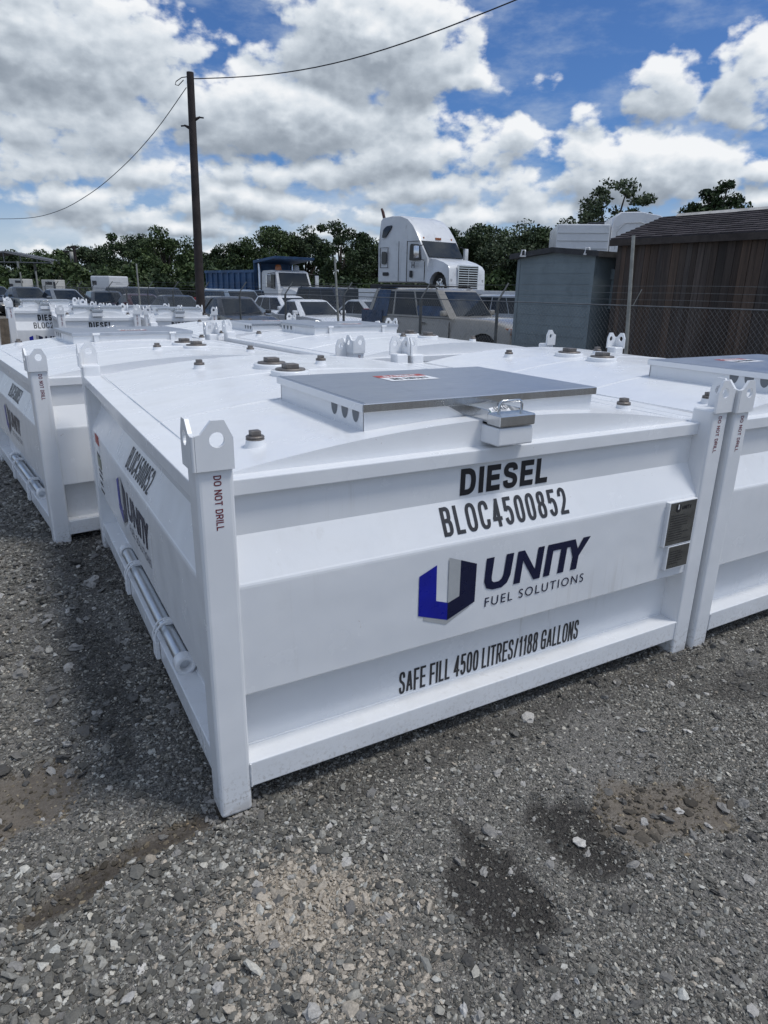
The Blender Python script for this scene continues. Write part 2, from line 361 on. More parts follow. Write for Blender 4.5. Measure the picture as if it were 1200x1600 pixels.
GL = {'D': (1, [(L_, [(0, 0), (0, 1)]), (C_, [(0, 1), (.3, 1), (.62, .98), (.9, .84), (1, .5), (.9, .16), (.62, .02), (.3, 0), (0, 0)])]),
      'I': (.0, [(L_, [(0, 0), (0, 1)])]), 'E': (.88, [(L_, [(1, 1), (0, 1), (0, 0), (1, 0)]), (L_, [(0, .52), (.9, .52)])]),
      'F': (.82, [(L_, [(1, 1), (0, 1), (0, 0)]), (L_, [(0, .5), (.86, .5)])]), 'L': (.8, [(L_, [(0, 1), (0, 0), (1, 0)])]),
      'S': (1, [(C_, _SS)]), 'O': (1.1, [(2, _OO)]), '0': (.95, [(2, _OO)]), 'C': (1.05, [(C_, _CC)]),
      'G': (1.1, [(C_, _CC), (L_, [(1, 0), (1, .47), (.55, .47)])]),
      'B': (1, [(L_, [(0, 0), (0, 1)]), (C_, [(0, 1), (.3, 1), (.62, 1), (.88, .92), (.92, .77), (.86, .6), (.6, .53), (.3, .53), (0, .53)]), (C_, [(.3, .53), (.62, .53), (.92, .44), (1, .27), (.92, .08), (.62, 0), (.3, 0), (0, 0)])]),
      'R': (1, [(L_, [(0, 0), (0, 1)]), (C_, [(0, 1), (.3, 1), (.65, 1), (.93, .9), (.97, .74), (.9, .56), (.62, .47), (.3, .47), (0, .47)]), (L_, [(.58, .47), (1, 0)])]),
      'N': (1.05, [(L_, [(0, 0), (0, 1)]), (L_, [(0, 1), (1, 0)]), (L_, [(1, 0), (1, 1)])]), 'T': (.95, [(L_, [(0, 1), (1, 1)]), (L_, [(.5, 1), (.5, 0)])]),
      'A': (1.1, [(L_, [(0, 0), (.46, 1)]), (L_, [(.54, 1), (1, 0)]), (L_, [(.2, .3), (.8, .3)])]), 'U': (1.05, [(C_, [(0, 1), (0, .6), (0, .3), (.12, .07), (.5, 0), (.88, .07), (1, .3), (1, .6), (1, 1)])]),
      'Y': (1.05, [(L_, [(0, 1), (.5, .42)]), (L_, [(1, 1), (.5, .42)]), (L_, [(.5, .45), (.5, 0)])]), 'K': (1, [(L_, [(0, 0), (0, 1)]), (L_, [(0, .38), (1, 1)]), (L_, [(.32, .58), (1, 0)])]),
      '4': (1, [(L_, [(.74, 0), (.74, 1)]), (L_, [(.74, 1), (0, .27)]), (L_, [(0, .25), (1, .25)])]), '1': (.5, [(L_, [(.8, 0), (.8, 1)]), (L_, [(.8, .97), (0, .74)])]),
      '5': (.95, [(L_, [(.92, 1), (.14, 1), (.06, .5)]), (C_, [(.06, .5), (.25, .6), (.55, .63), (.88, .53), (1, .32), (.9, .09), (.55, 0), (.2, .04), (0, .22)])]),
      '8': (.95, [(2, [(.5, 1), (.2, .97), (.08, .85), (.1, .67), (.26, .56), (.5, .54), (.74, .56), (.9, .67), (.92, .85), (.8, .97)]), (2, [(.5, .54), (.2, .5), (.02, .36), (.02, .16), (.2, .02), (.5, 0), (.8, .02), (.98, .16), (.98, .36), (.8, .5)])]),
      '2': (.95, [(C_, [(.02, .72), (.08, .9), (.3, 1), (.6, 1), (.9, .92), (.98, .73), (.88, .52), (.5, .28), (.14, .1), (0, 0)]), (L_, [(0, 0), (1, 0)])]),
      '/': (.62, [(L_, [(0, -.02), (1, 1.02)])])}
def sign(mb, txt, o, ux, uy, m, weight=.2, gap=.26):
    """condensed heavy lettering fitted into ux by uy; weight is the stroke as a share of the height"""
    o, ux, uy = Vector(o), Vector(ux), Vector(uy); Wm, Hm = ux.length, uy.length; ex, ey = ux.normalized(), uy.normalized(); nn = ex.cross(ey); t = weight * Hm
    adv = [.55 if ch == ' ' else GL[ch][0] for ch in txt]
    fixed = sum(t for ch in txt if ch != ' ') + gap * t * 2.2 * (len(txt) - 1); cw = (Wm - fixed) / sum(adv); x = 0
    for ch, a in zip(txt, adv):
        if ch == ' ': x += a * cw + gap * t * 2.2; continue
        w = a * cw
        for si, (kind, pts) in enumerate(GL[ch][1]):
            P = pts if kind == L_ else _cr(pts, 5, kind == 2)
            P = [Vector((x + t / 2 + u * w, t / 2 + v * (Hm - t), 0)) for u, v in P]; k = len(P); closed = kind == 2; vs = []
            for i, p in enumerate(P):
                d0 = (p - P[i - 1]) if (i or closed) else (P[1] - p); d1 = (P[(i + 1) % k] - p) if (i < k - 1 or closed) else d0
                if d0.length < 1e-9: d0 = d1
                if d1.length < 1e-9: d1 = d0
                d0.normalize(); d1.normalize(); n0 = Vector((-d0.y, d0.x, 0)); n1 = Vector((-d1.y, d1.x, 0)); h = n0 + n1
                h = h.normalized() * (t / 2 / max(.5, h.normalized().dot(n0))) if h.length > 1e-6 else n0 * t / 2
                q = p.copy()
                if not closed and kind == L_:
                    dd = d1 if i == 0 else d0 if i == k - 1 else None
                    if dd is not None and (abs(dd.x) < 1e-4 or abs(dd.y) < 1e-4): q += dd * (t / 2 if i else -t / 2)
                vs += [q + h, q - h]
            z = nn * (.00012 * si)
            mb.add([o + ex * q.x + ey * q.y + z for q in vs], [(2 * i, 2 * i + 1, 2 * ((i + 1) % k) + 1, 2 * ((i + 1) % k)) for i in range(k if closed else k - 1)], m)
        x += w + t + gap * t * 2.2
def poly(mb, pts, o, ux, uy, m):
    o, ux, uy = Vector(o), Vector(ux), Vector(uy)
    mb.add([o + ux * a + uy * b for a, b in pts], [tuple(range(len(pts)))], m)

# ------------------------------------------------------------------ fuel tanks
PO = .105                                              # corner post
def arc_roof(x, W, xa=.1): return 1.113 + .092 * max(0, 1 - ((x - W / 2) / (W / 2 - xa)) ** 2)
def logo(mb, cx, n, z0, s=1.0, words=True):
    """the tank maker's U mark with its lettering; x measured along the side from its middle"""
    o = (cx, n, z0); ux = (s, 0, 0); uz = (0, 0, s)
    P = lambda pts, m, dn=0: poly(mb, [(a - 1.145, b - .53) for a, b in pts], (cx, n - dn, z0), ux, uz, m)
    P([(.763, .470), (.763, .446), (.862, .407), (.964, .456), (.964, .480), (.866, .440)], GREYV)
    P([(.739, .622), (.740, .470), (.866, .425), (.865, .494), (.814, .513), (.811, .652)], BLUE, .0006)
    P([(.866, .425), (.986, .472), (.986, .624), (.913, .652), (.914, .511), (.865, .494)], NAVY, .0012)
    P([(.862, .671), (.865, .494), (.914, .511), (.913, .652)], GREYV, .0018)
    if not words: return
    zb, zt = .503, .635; sh = .022
    def Q(x0, x1, x2, x3, a=zb, b=zt): P([(x0, a), (x1, a), (x2, b), (x3, b)], NAVY, .0006)
    # U
    Ustem = [(1.031, zt), (1.067, zt), (1.060, .555), (1.062, .540), (1.072, .532), (1.095, .532), (1.108, .540), (1.116, .556), (1.124, zt), (1.160, zt),
             (1.150, .548), (1.136, .518), (1.110, .503), (1.068, .503), (1.038, .514), (1.026, .542)]
    k = len(Ustem); o3 = Vector((cx, n - .0006, z0))
    vs = [o3 + Vector(ux) * (a - 1.145) + Vector(uz) * (b - .53) for a, b in Ustem]
    # U outline as a chain of quads (outer ring against inner ring)
    inner = [1, 2, 3, 4, 5, 6, 7, 8]; outer = [0, 15, 14, 13, 12, 11, 10, 9]
    mb.add(vs, [(outer[i], outer[i + 1], inner[i + 1], inner[i]) for i in range(7)], NAVY)
    # N
    Q(1.168, 1.200, 1.212, 1.180); Q(1.268, 1.300, 1.312, 1.280)
    P([(1.180, zt), (1.212, zt), (1.300, zb), (1.268, zb)], NAVY, .0008)
    # I, T and Y share one bar
    Q(1.318, 1.350, 1.362, 1.330); Q(1.392, 1.424, 1.433, 1.401, zb, .61)
    P([(1.3275, .606), (1.480, .606), (1.468, zt), (1.330, zt)], NAVY, .0008)
    P([(1.440, zt), (1.474, zt), (1.500, .568), (1.468, .558)], NAVY, .0010)
    P([(1.468, .552), (1.500, .560), (1.556, zt), (1.516, zt)], NAVY, .0012)
    Q(1.462, 1.495, 1.501, 1.468, zb, .566)
    a = Vector((cx + (1.036 - 1.145) * s, n - .0006, z0 + (.437 - .53) * s))
    letter(mb, 'FUEL SOLUTIONS', a, (.507 * s, 0, 0), (0, 0, .038 * s), NAVY, 0.0, 1.25)

def ear_mesh(mb, M, m):
    """one ear of the lifting lug in the plane u (along), z, with its round hole; thickness along n"""
    out = [(0, 0), (.105, 0), (.105, .088), (.082, .137), (.046, .137), (.016, .102), (0, .098)]
    hc, hr, nh = (.060, .084), .0215, 20
    b = bmesh.new(); th = .012
    ov = [b.verts.new((u, 0, z)) for u, z in out]; hv = [b.verts.new((hc[0] + hr * math.cos(2 * math.pi * i / nh), 0, hc[1] + hr * math.sin(2 * math.pi * i / nh))) for i in range(nh)]
    es = [b.edges.new((l[i], l[(i + 1) % len(l)])) for l in (ov, hv) for i in range(len(l))]
    bmesh.ops.triangle_fill(b, edges=es, use_beauty=True)
    r = bmesh.ops.extrude_face_region(b, geom=b.faces[:])
    for g in r['geom']:
        if isinstance(g, bmesh.types.BMVert): g.co.y += th
    bmesh.ops.recalc_face_normals(b, faces=b.faces[:])
    mb.M = M; mb.bm(b, m); mb.M = Matrix.Identity(4)

def side_frame(k, W, D):
    """matrix of a side: u along it left to right for someone outside, n inwards, z up"""
    if k == 'front': c = ((1, 0, 0), (0, 1, 0), (0, 0))
    if k == 'rear': c = ((-1, 0, 0), (0, -1, 0), (W, D))
    if k == 'left': c = ((0, -1, 0), (1, 0, 0), (0, D))
    if k == 'right': c = ((0, 1, 0), (-1, 0, 0), (W, 0))
    u, n, o = c
    return Matrix(((u[0], n[0], 0, o[0]), (u[1], n[1], 0, o[1]), (0, 0, 1, 0), (0, 0, 0, 1)))

def build_tank(W, D, number, capacity, big=True, plugs=()):
    root = empty('fuel_tank')
    c = W / 2
    sides = {k: side_frame(k, W, D) for k in ('front', 'rear', 'left', 'right')}
    # shell: recessed foot, bulging panel, slope, recessed head
    fold = [(.012 + .022 * (1 - math.cos(t)) * .55, .786 + .022 * math.sin(t)) for t in (0, .35, .7, 1.05)]
    prof = [(.095, .166), (.095, .418), (.016, .420), (.012, .426), *fold, (.083, .932), (.083, 1.075)]
    mb = MB()
    for k, M in sides.items():
        L = W if k in ('front', 'rear') else D
        mb.M = M; mb.strip([(a, z) for a, z in prof][::-1], 'x', PO - .004, L - PO + .004, PAINT)
    mb.M = Matrix.Identity(4)
    mb.add([(.09, .09, .12), (W - .09, .09, .12), (W - .09, D - .09, .12), (.09, D - .09, .12)], [(3, 2, 1, 0)], PAINT)
    mb.build('tank_shell', root)
    for k, M in sides.items():
        L = W if k in ('front', 'rear') else D; fb = k in ('front', 'rear')
        mb = MB(); mb.M = M; i = 0.002 if fb else .012
        mb.box((PO - .003, i, .078), (L - PO + .003, .1, .172), PAINT, .004)
        for uu in (PO + .001, L - PO - .001): mb.tube([(uu + .0012 * math.sin(j * 2.3), i - .0005, .08 + .011 * j) for j in range(9)], .0034, PAINT, 6)
        mb.tube([(PO + (L - 2 * PO) * j / 60, .0945, .1735 + .001 * math.sin(j * 1.7)) for j in range(61)], .0045, PAINT, 6)
        mb.build('bottom_rail', root)
        mb = MB(); mb.M = M; i = .058 if fb else .003
        mb.box((PO - .003, i, 1.062), (L - PO + .003, .118, 1.113), PAINT, .004)
        mb.build('top_rail', root)
    # roof: cambered plate between risers
    mb = MB(); n = 28; xa = .1; ya = .113
    xs = [xa + (W - 2 * xa) * i / n for i in range(n + 1)]
    ys = [ya, D * .36, D * .64, D - ya]
    vs = [(x, y, arc_roof(x, W) - .001 + (.003 if j in (0, 3) else 0)) for j, y in enumerate(ys) for x in xs]
    mb.add(vs, [(j * (n + 1) + i, j * (n + 1) + i + 1, (j + 1) * (n + 1) + i + 1, (j + 1) * (n + 1) + i) for j in range(3) for i in range(n)], PAINT, True)
    for y, d in ((ya, 1), (D - ya, -1)):
        a = [(x, y, 1.10) for x in xs] + [(x, y, arc_roof(x, W) + .002) for x in xs]
        mb.add(a, [(i, i + 1, n + 2 + i, n + 1 + i) if d > 0 else (n + 1 + i, n + 2 + i, i + 1, i) for i in range(n)], PAINT)
    # weld seams across the roof and along its edges
    for y in (D * .36, D * .64):
        mb.tube([(x, y, arc_roof(x, W) - .001) for x in xs], .0035, PAINT, 6)
    for x in (xa + .012, W - xa - .012):
        mb.tube([(x, ya + (D - 2 * ya) * i / 12, arc_roof(x, W) + .0005 + .001 * math.sin(i * 2.1)) for i in range(13)], .004, PAINT, 6)
    mb.build('roof', root)
    # corner posts with lifting lugs
    for k in ('front', 'right', 'rear', 'left'):
        M = sides[k]; o = M @ Vector((0, 0, 0)); L = W if k in ('front', 'rear') else D
        mb = MB(); mb.M = M; mb.box((0, 0, -.012), (PO, PO, 1.178), PAINT, .013, 3)
        # foot with its bevelled toe
        post = mb.build('corner_post', root)
        lg = MB(); q = -.0105
        ear_mesh(lg, M @ Matrix.Translation((0, q, 1.165)), PAINT)
        B = M @ Matrix(((0, 1, 0, q), (1, 0, 0, 0), (0, 0, 1, 1.165), (0, 0, 0, 1)))
        ear_mesh(lg, B, PAINT)
        lg.M = M; lg.tube([(q + .006, q + .006, 1.165), (q + .006, q + .006, 1.262)], .006, PAINT, 8); lg.M = Matrix.Identity(4)
        lg.build('lifting_lug', post)
        if k == 'left':   # worn, rusty edge of one lug
            pass
        tx = MB()
        if k in ('front', 'rear'):
            tx.M = M; sign(tx, 'DO NOT DRILL', (.046, -.0008, 1.148), (0, 0, -.160), (.0215, 0, 0), REDV, .15, .4)
            tx.M = sides['right' if k == 'front' else 'left'] if False else Matrix.Identity(4)
        else:             # this post's own front or rear face
            F = sides['front' if k == 'right' else 'rear']; tx.M = F
            sign(tx, 'DO NOT DRILL', (W - PO + .04, -.0008, 1.148), (0, 0, -.160), (.0215, 0, 0), REDV, .15, .4)
        tx.M = Matrix.Identity(4); tx.build('warning_lettering', post)
    # hatch
    lx0, lx1, ly0, ly1 = (.61, 1.69, .194, .992) if big else (.24, W - .24, .16, .78)
    mb = MB(); zt = 1.252; i = .016
    hole = [(ly0 + .075 + .085 * j) for j in range(3)]
    for (x, sgn) in ((lx0 + i, -1), (lx1 - i, 1)):
        mb.box((x - .004, ly0 + i, 1.09), (x + .004, ly1 - i, zt), PAINT)
        for y in hole:    # half-round vents under the lid lip
            vs = [(x + sgn * .0055, y + .026 * math.cos(a), zt - .002 + .045 * math.sin(a)) for a in [math.pi * (1 + j / 10) for j in range(11)]]
            mb.add(vs, [tuple(range(11))], mat('shaded_vent_grey', (.17, .18, .19), .7))  # flat grey patch painted for the shade inside the opening
    for y in (ly0 + i, ly1 - i): mb.box((lx0 + i - .004, y - .004, 1.09), (lx1 - i + .004, y + .004, zt), PAINT)
    mb.build('hatch_coaming', root)
    mb = MB(); mb.box((lx0, ly0, 1.248), (lx1, ly1, 1.279), LIDM, .004, 2)
    lid = mb.build('hatch_lid', root)
    mb = MB(); mb.box((lx0 + .002, ly0 - .0025, 1.2495), (lx1 - .002, ly0 + .001, 1.277), STEEL, .001); mb.box((lx0 + .012, ly0 + .004, 1.2785), (lx0 + .016, ly1 - .004, 1.2805), LIDM); mb.box((lx0 - .002, ly0 + .002, 1.2495), (lx0 + .001, ly1 - .002, 1.277), PAINT, .001); mb.build('lid_edge', lid)
    mb = MB(); wx, wy = (lx0 + lx1) / 2 - .02, ly0 + .46
    if big:
        mb.add([(wx - .14, wy, 1.2802), (wx + .1, wy, 1.2802), (wx + .1, wy + .11, 1.2802), (wx - .14, wy + .11, 1.2802)], [(0, 1, 2, 3)], WHITEV)
        mb.add([(wx - .14, wy + .11, 1.2802), (wx + .1, wy + .11, 1.2802), (wx + .1, wy + .175, 1.2802), (wx - .14, wy + .175, 1.2802)], [(0, 1, 2, 3)], mat('danger_red', (.42, .045, .03), .45, 0, .1, 12))
        sign(mb, 'DANGER', (wx - .10, wy + .122, 1.2808), (.16, 0, 0), (0, .04, 0), WHITEV, .2)
        sign(mb, 'NO ENTRY', (wx - .11, wy + .03, 1.2808), (.18, 0, 0), (0, .05, 0), BLACK, .16)
        mb.build('warning_sign', lid)
    for x in (lx0 + .2, lx1 - .2):
        mb = MB(); mb.box((x - .02, ly1 - .002, 1.12), (x + .02, ly1 + .007, 1.262), PAINT, .002); mb.tube([(x - .03, ly1 + .008, 1.262), (x + .03, ly1 + .008, 1.262)], .009, PAINT, 8)
        mb.build('hinge', lid)
    # lock box on the front of the hatch
    bx0, bx1 = c - .105, c + .052
    mb = MB(); mb.box((bx0, .012, 1.128), (bx1, .115, 1.192), PAINT, .006); mb.build('lock_bracket', root)
    mb = MB(); mb.box((bx0, .006, 1.196), (bx1, .085, 1.238), STEEL, .006)
    mb.box((bx0 + .006, .085, 1.196), (bx0 + .014, ly0 + .012, 1.244), STEEL); mb.box((bx1 - .014, .085, 1.196), (bx1 - .006, ly0 + .012, 1.244), STEEL)
    mb.box((bx0 + .006, .085, 1.196), (bx1 - .006, ly0 + .012, 1.202), STEEL)
    mb.prism([(bx0 - .09, 1.25), (bx0 + .006, 1.25), (bx0 + .006, 1.2)], 'y', ly0 + .001, ly0 + .012, STEEL)
    lock = mb.build('lock_box', root)
    mb = MB(); hx0, hx1 = bx0 + .035, bx1 - .02
    mb.tube([(hx0, .062, 1.236), (hx0, .062, 1.262), (hx0 + .006, .062, 1.273), (hx0 + .014, .062, 1.277), (hx1 - .014, .062, 1.277), (hx1 - .006, .062, 1.273), (hx1, .062, 1.262), (hx1, .062, 1.236)], .0055, STEEL, 8)
    mb.build('handle', lock)
    mb = MB(); mb.obox((bx0 + .045, .135, 1.226), (.020, 0, 0), (0, .012, .004), (0, -.001, .002), GREENV); mb.build('seal_tag', lock)
    mb = MB(); mb.obox((bx0 + .095, .13, 1.232), (.04, 0, .004), (0, .018, .01), (0, -.001, .001), WHITEV)
    sign(mb, 'SEALED', (bx0 + .065, .118, 1.2328), (.06, 0, .006), (0, .018, .01), BLACK, .15); mb.build('paper_tag', lock)
    # filler and vent plugs
    for (x, y, kind) in plugs:
        z = arc_roof(x, W) - .002; mb = MB()
        if kind == 'flange':
            mb.lathe([(.0, .024), (.1, .024), (.104, .018), (.104, -.01)], (x, y, z), PAINT, 32)
            pl = mb.build('filler_flange', root); mb = MB()
            mb.lathe([(.0, .0335), (.079, .0335), (.081, .028), (.081, .022)], (x, y, z), BRASS, 32); mb.box((x - .037, y - .037, z + .033), (x + .037, y + .037, z + .058), BRASS, .004)
            mb.build('plug', pl)
        else:
            mb.lathe([(.03, .026), (.031, .022), (.034, .004), (.045, -.012)], (x, y, z), PAINT, 24)
            pl = mb.build('vent_collar', root); mb = MB()
            mb.lathe([(.0, .037), (.028, .037), (.031, .034), (.031, .031), (.028, .030), (.031, .027), (.031, .024), (.028, .023)], (x, y, z), BRASS, 24, smooth=False); mb.box((x - .017, y - .015, z + .036), (x + .017, y + .015, z + .054), BRASS, .002)
            mb.build('plug', pl)
    # lettering on the front
    ts = 1.0 if big else .82
    Fm = sides['front']
    def part(name, fn, M=Fm):
        mb = MB(); mb.M = M; fn(mb); mb.M = Matrix.Identity(4); return mb.build(name, root)
    part('fuel_lettering', lambda b: sign(b, 'DIESEL', (c - .205 * ts, .0815, .945), (.412 * ts, 0, 0), (0, 0, .099), BLACK, .215, .3))
    sv = Vector((0, .083 - .0195, .932 - .808)).normalized(); nv = Vector((0, -sv.z, sv.y))
    nlen = .59 if big else .48
    def slope_text(b, u0, w, txt, zoff=.016, h=.105, wt=.135):
        o = Vector((u0, .0195, .808)) + sv * zoff + nv * .0018
        sign(b, txt, o, (w, 0, 0), sv * h, mat('dark_grey_vinyl', (.030, .030, .034), .5, 0, .2, 14), wt, .42)
    part('number_lettering', lambda b: slope_text(b, c - nlen / 2 - .005, nlen, number))
    part('logo', lambda b: logo(b, c - .005, .0105, .608, ts))
    if big:
        part('capacity_lettering', lambda b: sign(b, capacity, (c - .43, .0938, .182), (.925, 0, 0), (0, 0, .095), BLACK, .105, .2))
    # data plates
    for (u0, u1, z0, z1, logoed) in ((W - .302, W - .118, .586, .792, True), (W - .268, W - .118, .470, .584, False)):
        def plate(b, u0=u0, u1=u1, z0=z0, z1=z1, logoed=logoed):
            b.box((u0, -.006, z0), (u1, .014, z1), PAINT, .002)
            b.add([(u0 + .008, -.0068, z0 + .006), (u1 - .004, -.0068, z0 + .006), (u1 - .004, -.0068, z1 - .004), (u0 + .008, -.0068, z1 - .004)], [(0, 1, 2, 3)], PLATE)
            r = random.Random(3)
            zz = z1 - .066 if logoed else z1 - .03
            while zz > z0 + .02:
                w = (u1 - u0 - .045) * r.uniform(.55, 1); b.add([(u0 + .02, -.0074, zz), (u0 + .02 + w, -.0074, zz), (u0 + .02 + w, -.0074, zz + .0035), (u0 + .02, -.0074, zz + .0035)], [(0, 1, 2, 3)], PLATEINK); zz -= .0115
            if logoed:
                for pts, m in (([(0, 1), (0, .2), (.5, 0), (.5, .3), (.3, .38), (.3, 1.1)], BLACK), ([(.5, 0), (1, .2), (1, 1), (.7, 1.1), (.7, .38), (.5, .3)], BLACK), ([(.42, 1.1), (.42, .36), (.66, .42), (.66, 1.05)], WHITEV)):
                    poly(b, pts, (u0 + .045, -.0076, z1 - .05), (.03, 0, 0), (0, 0, .034), m)
                sign(b, 'UNITY', (u0 + .085, -.0076, z1 - .04), (.06, 0, 0), (0, 0, .018), BLACK, .2)
        part('data_plate', plate)
    # the two long sides: number, logo, labels, pipe in its brackets
    for k in ('left', 'right'):
        M = sides[k]; m0 = D - 1.365 if big else D / 2
        def words(b):
            slope_text(b, m0 - .14, .52 if big else .4, number, wt=.11)
        part('number_lettering', words, M)
        part('logo', lambda b: logo(b, m0 + .025, .0105, .608, ts), M)
        if not big: continue
        def labels(b):
            u = .27
            for z0, z1, mm in ((.745, .80, mat('danger_red', (.42, .045, .03), .45)), (.70, .743, WHITEV), (.60, .665, OLIVEV)):
                b.box((u, .0095, z0), (u + .14, .0118, z1), mm)
            r = random.Random(5)
            for zc in (.68, .672, .58, .57, .545, .535, .50, .49, .455, .445):
                b.box((u, .0098, zc), (u + .14 * r.uniform(.7, 1), .0115, zc + .004), BLACK)
        part('safety_label', labels, M)
        u0, u1, pz, pn = D - 2.02, D - .63, .206, .053
        pipe = part('pipe', lambda b: b.tube([(u0 + .02, pn, pz), (u1 - .03, pn, pz)], .030, GALV, 20), M)
        for a, b_ in ((u0, u0 + .05), (u1 - .055, u1)):
            mb = MB(); mb.M = M
            mb.lathe([(.0315, 0), (.040, .0), (.041, .006), (.041, b_ - a - .006), (.040, b_ - a), (.024, b_ - a), (.024, .012), (.0, .012)] if a > u0 else [(.024, .012), (.024, 0), (.040, 0), (.041, .006), (.041, b_ - a - .006), (.040, b_ - a), (.0315, b_ - a)], (a, pn, pz), PAINT, 20, 'x')
            mb.M = Matrix.Identity(4); mb.build('end_ring', pipe)
        for u in (D - .97, D - 1.70):
            mb = MB(); mb.M = M
            for uu in (u - .02, u + .02):
                mb.tube([(uu, -.004, .09)] + [(uu, -.002, .2)] + [(uu, pn - .046 * math.cos(a), pz + .004 + .042 * math.sin(a)) for a in [math.pi * j / 8 for j in range(1, 8)]] + [(uu, .092, .2)], .0055, PAINT, 6)
            mb.box((u - .03, -.007, .085), (u + .03, .0105, .168), PAINT, .002)
            mb.box((u - .022, pn - .012, pz + .03), (u + .022, pn + .03, pz + .045), PAINT, .005)
            mb.M = Matrix.Identity(4); mb.build('bracket', pipe)
    return root

BIGW, BIGD = 2.3, 2.763
bigplugs = [(.28, .33, 'vent'), (2.02, .33, 'vent'), (.95, 1.98, 'flange'), (.93, 1.64, 'flange'), (.6, 2.25, 'vent'), (1.28, 2.02, 'vent')]
tank0 = build_tank(BIGW, BIGD, 'BLOC4500852', 'SAFE FILL 4500 LITRES/1188 GALLONS', True, bigplugs)
small0 = build_tank(1.22, 1.25, 'BLOC2000', '', False, [(.16, .2, 'vent'), (1.06, .2, 'vent'), (.35, .98, 'flange'), (.8, 1.0, 'vent')])
G1, G2 = 'white diesel tanks parked side by side', 'small white diesel tanks at the back of the yard'
def put_tank(src, first, x, y, rot, z, label, group):
    o = src if first else copy_tree(src)
    o.location = (x, y, z); o.rotation_euler = (0, 0, rot); tag(o, label, 'fuel tank', group); return o
def turned(x, y, rot, W, D):          # origin of a tank that stands back to front on the same footprint
    c, s = math.cos(rot), math.sin(rot); return (x + c * W - s * D, y + s * W + c * D, rot + math.pi)
put_tank(tank0, True, 0, 0, 0, 0, 'nearest white steel tank, lettered DIESEL and SAFE FILL 4500 LITRES', G1)
put_tank(tank0, False, 2.325, -.014, 0, -.005, 'white steel tank cut off by the right edge, beside the one lettered SAFE FILL', G1)
put_tank(tank0, False, *turned(-.274, 2.904, .105, BIGW, BIGD)[:2], turned(-.274, 2.904, .105, BIGW, BIGD)[2], -.04, 'white steel tank at the left edge, behind the nearest one, hatch hinges towards us', G1)
put_tank(tank0, False, *turned(2.02, 3.04, .083, BIGW, BIGD)[:2], turned(2.02, 3.04, .083, BIGW, BIGD)[2], -.008, 'white steel tank in the second row, in front of the gold SUV', G1)
put_tank(tank0, False, 1.66, 5.98, .04, -.05, 'white steel tank in the third row, hatch just in front of the white sedan', G1)
put_tank(small0, True, .43, 9.9, .0, .03, 'small white tank whose DIESEL lettering shows whole above the left hatch', G2)
put_tank(small0, False, -.22, 11.1, .0, .10, 'small white tank with half of its blue U emblem and BLOC20 showing', G2)
put_tank(small0, False, 1.80, 10.35, -.04, 0, 'small white tank below the utility pole, steel hatch lock on its front', G2)
put_tank(small0, False, -1.60, 9.9, .03, .05, 'small white tank at the left edge beside a brown timber board', G2)
put_tank(small0, False, .25, 12.6, 0, 0, 'rearmost small white tank, only its hatch top and lugs showing', G2)
put_tank(small0, False, 1.62, 12.1, 0, -.02, 'rearmost small white tank below the maroon sedan', G2)
mb = MB(); mb.obox((-.32, 10.1, .55), (.06, 0, .0), (0, .018, 0), (.03, 0, .58), mat('weathered_timber', (.16, .125, .09), .8, 0, .3, 12, .4, 60)); tag(mb.build('timber_board'), 'brown timber board standing between two small white tanks at left', 'board')

# ------------------------------------------------------------------ the ground and its gravel
def lattice(x, y, seed, f):
    x = np.asarray(x) * f; y = np.asarray(y) * f; x0 = np.floor(x).astype(np.int64); y0 = np.floor(y).astype(np.int64); u = x - x0; w = y - y0
    u = u * u * (3 - 2 * u); w = w * w * (3 - 2 * w)
    def hsh(i, j):
        n = (i * 374761393 + j * 668265263 + seed * 974711) & 0x7fffffff; n = ((n ^ (n >> 13)) * 1274126177) & 0x7fffffff
        return ((n ^ (n >> 16)) & 0xffff) / 65535.0
    return (hsh(x0, y0) * (1 - u) + hsh(x0 + 1, y0) * u) * (1 - w) + (hsh(x0, y0 + 1) * (1 - u) + hsh(x0 + 1, y0 + 1) * u) * w
def fbm(x, y, seed, f, n=4): return sum(lattice(x, y, seed + i, f * 2 ** i) * .5 ** i for i in range(n)) / sum(.5 ** i for i in range(n))
def spot(x, y, cx, cy, rx, ry, rot=0, rag=.55, seed=3):
    """0..1 patch with a ragged outline, in world metres"""
    c, s = math.cos(rot), math.sin(rot); dx = x - cx; dy = y - cy
    q = np.sqrt(((c * dx + s * dy) / rx) ** 2 + ((-s * dx + c * dy) / ry) ** 2) + (fbm(x, y, seed, 9, 4) - .5) * 2 * rag
    return np.clip((1.15 - q) / .38, 0, 1)
def mud(x, y): return np.maximum.reduce([spot(x, y, -.60, .42, .24, .20, 0, .5), spot(x, y, -.17, .015, .24, .05, .12, .4, 8), spot(x, y, -.44, -.06, .16, .05, .3, .4, 9), spot(x, y, 1.30, -.66, .24, .17, -.4, .5, 12)])
def wet(x, y): return np.maximum.reduce([spot(x, y, -.17, .015, .23, .045, .12, .4, 8) * .75, spot(x, y, -.44, -.06, .15, .045, .3, .4, 9) * .75, spot(x, y, .62, -.66, .17, .20, -.3, 1.15, 21), spot(x, y, .96, -.60, .12, .12, 0, 1.1, 22), spot(x, y, .98, -.74, .08, .05, 0, .4, 23), spot(x, y, -.22, 1.1, .12, .7, 0, .6, 24) * .6, spot(x, y, -.12, 2.6, .16, .7, 0, .5, 25) * .6, spot(x, y, 2.3, -.35, .35, .14, -.3, .6, 26) * .6, spot(x, y, 1.2, -.06, 1.3, .08, 0, .5, 27) * .5])  # strips along the tank's front and left side are painted shade
def tan_(x, y): return np.maximum(spot(x, y, .10, -.42, .17, .15, -.5, .6, 31), .45 * spot(x, y, .12, -.52, .30, .26, -.5, .6, 32))
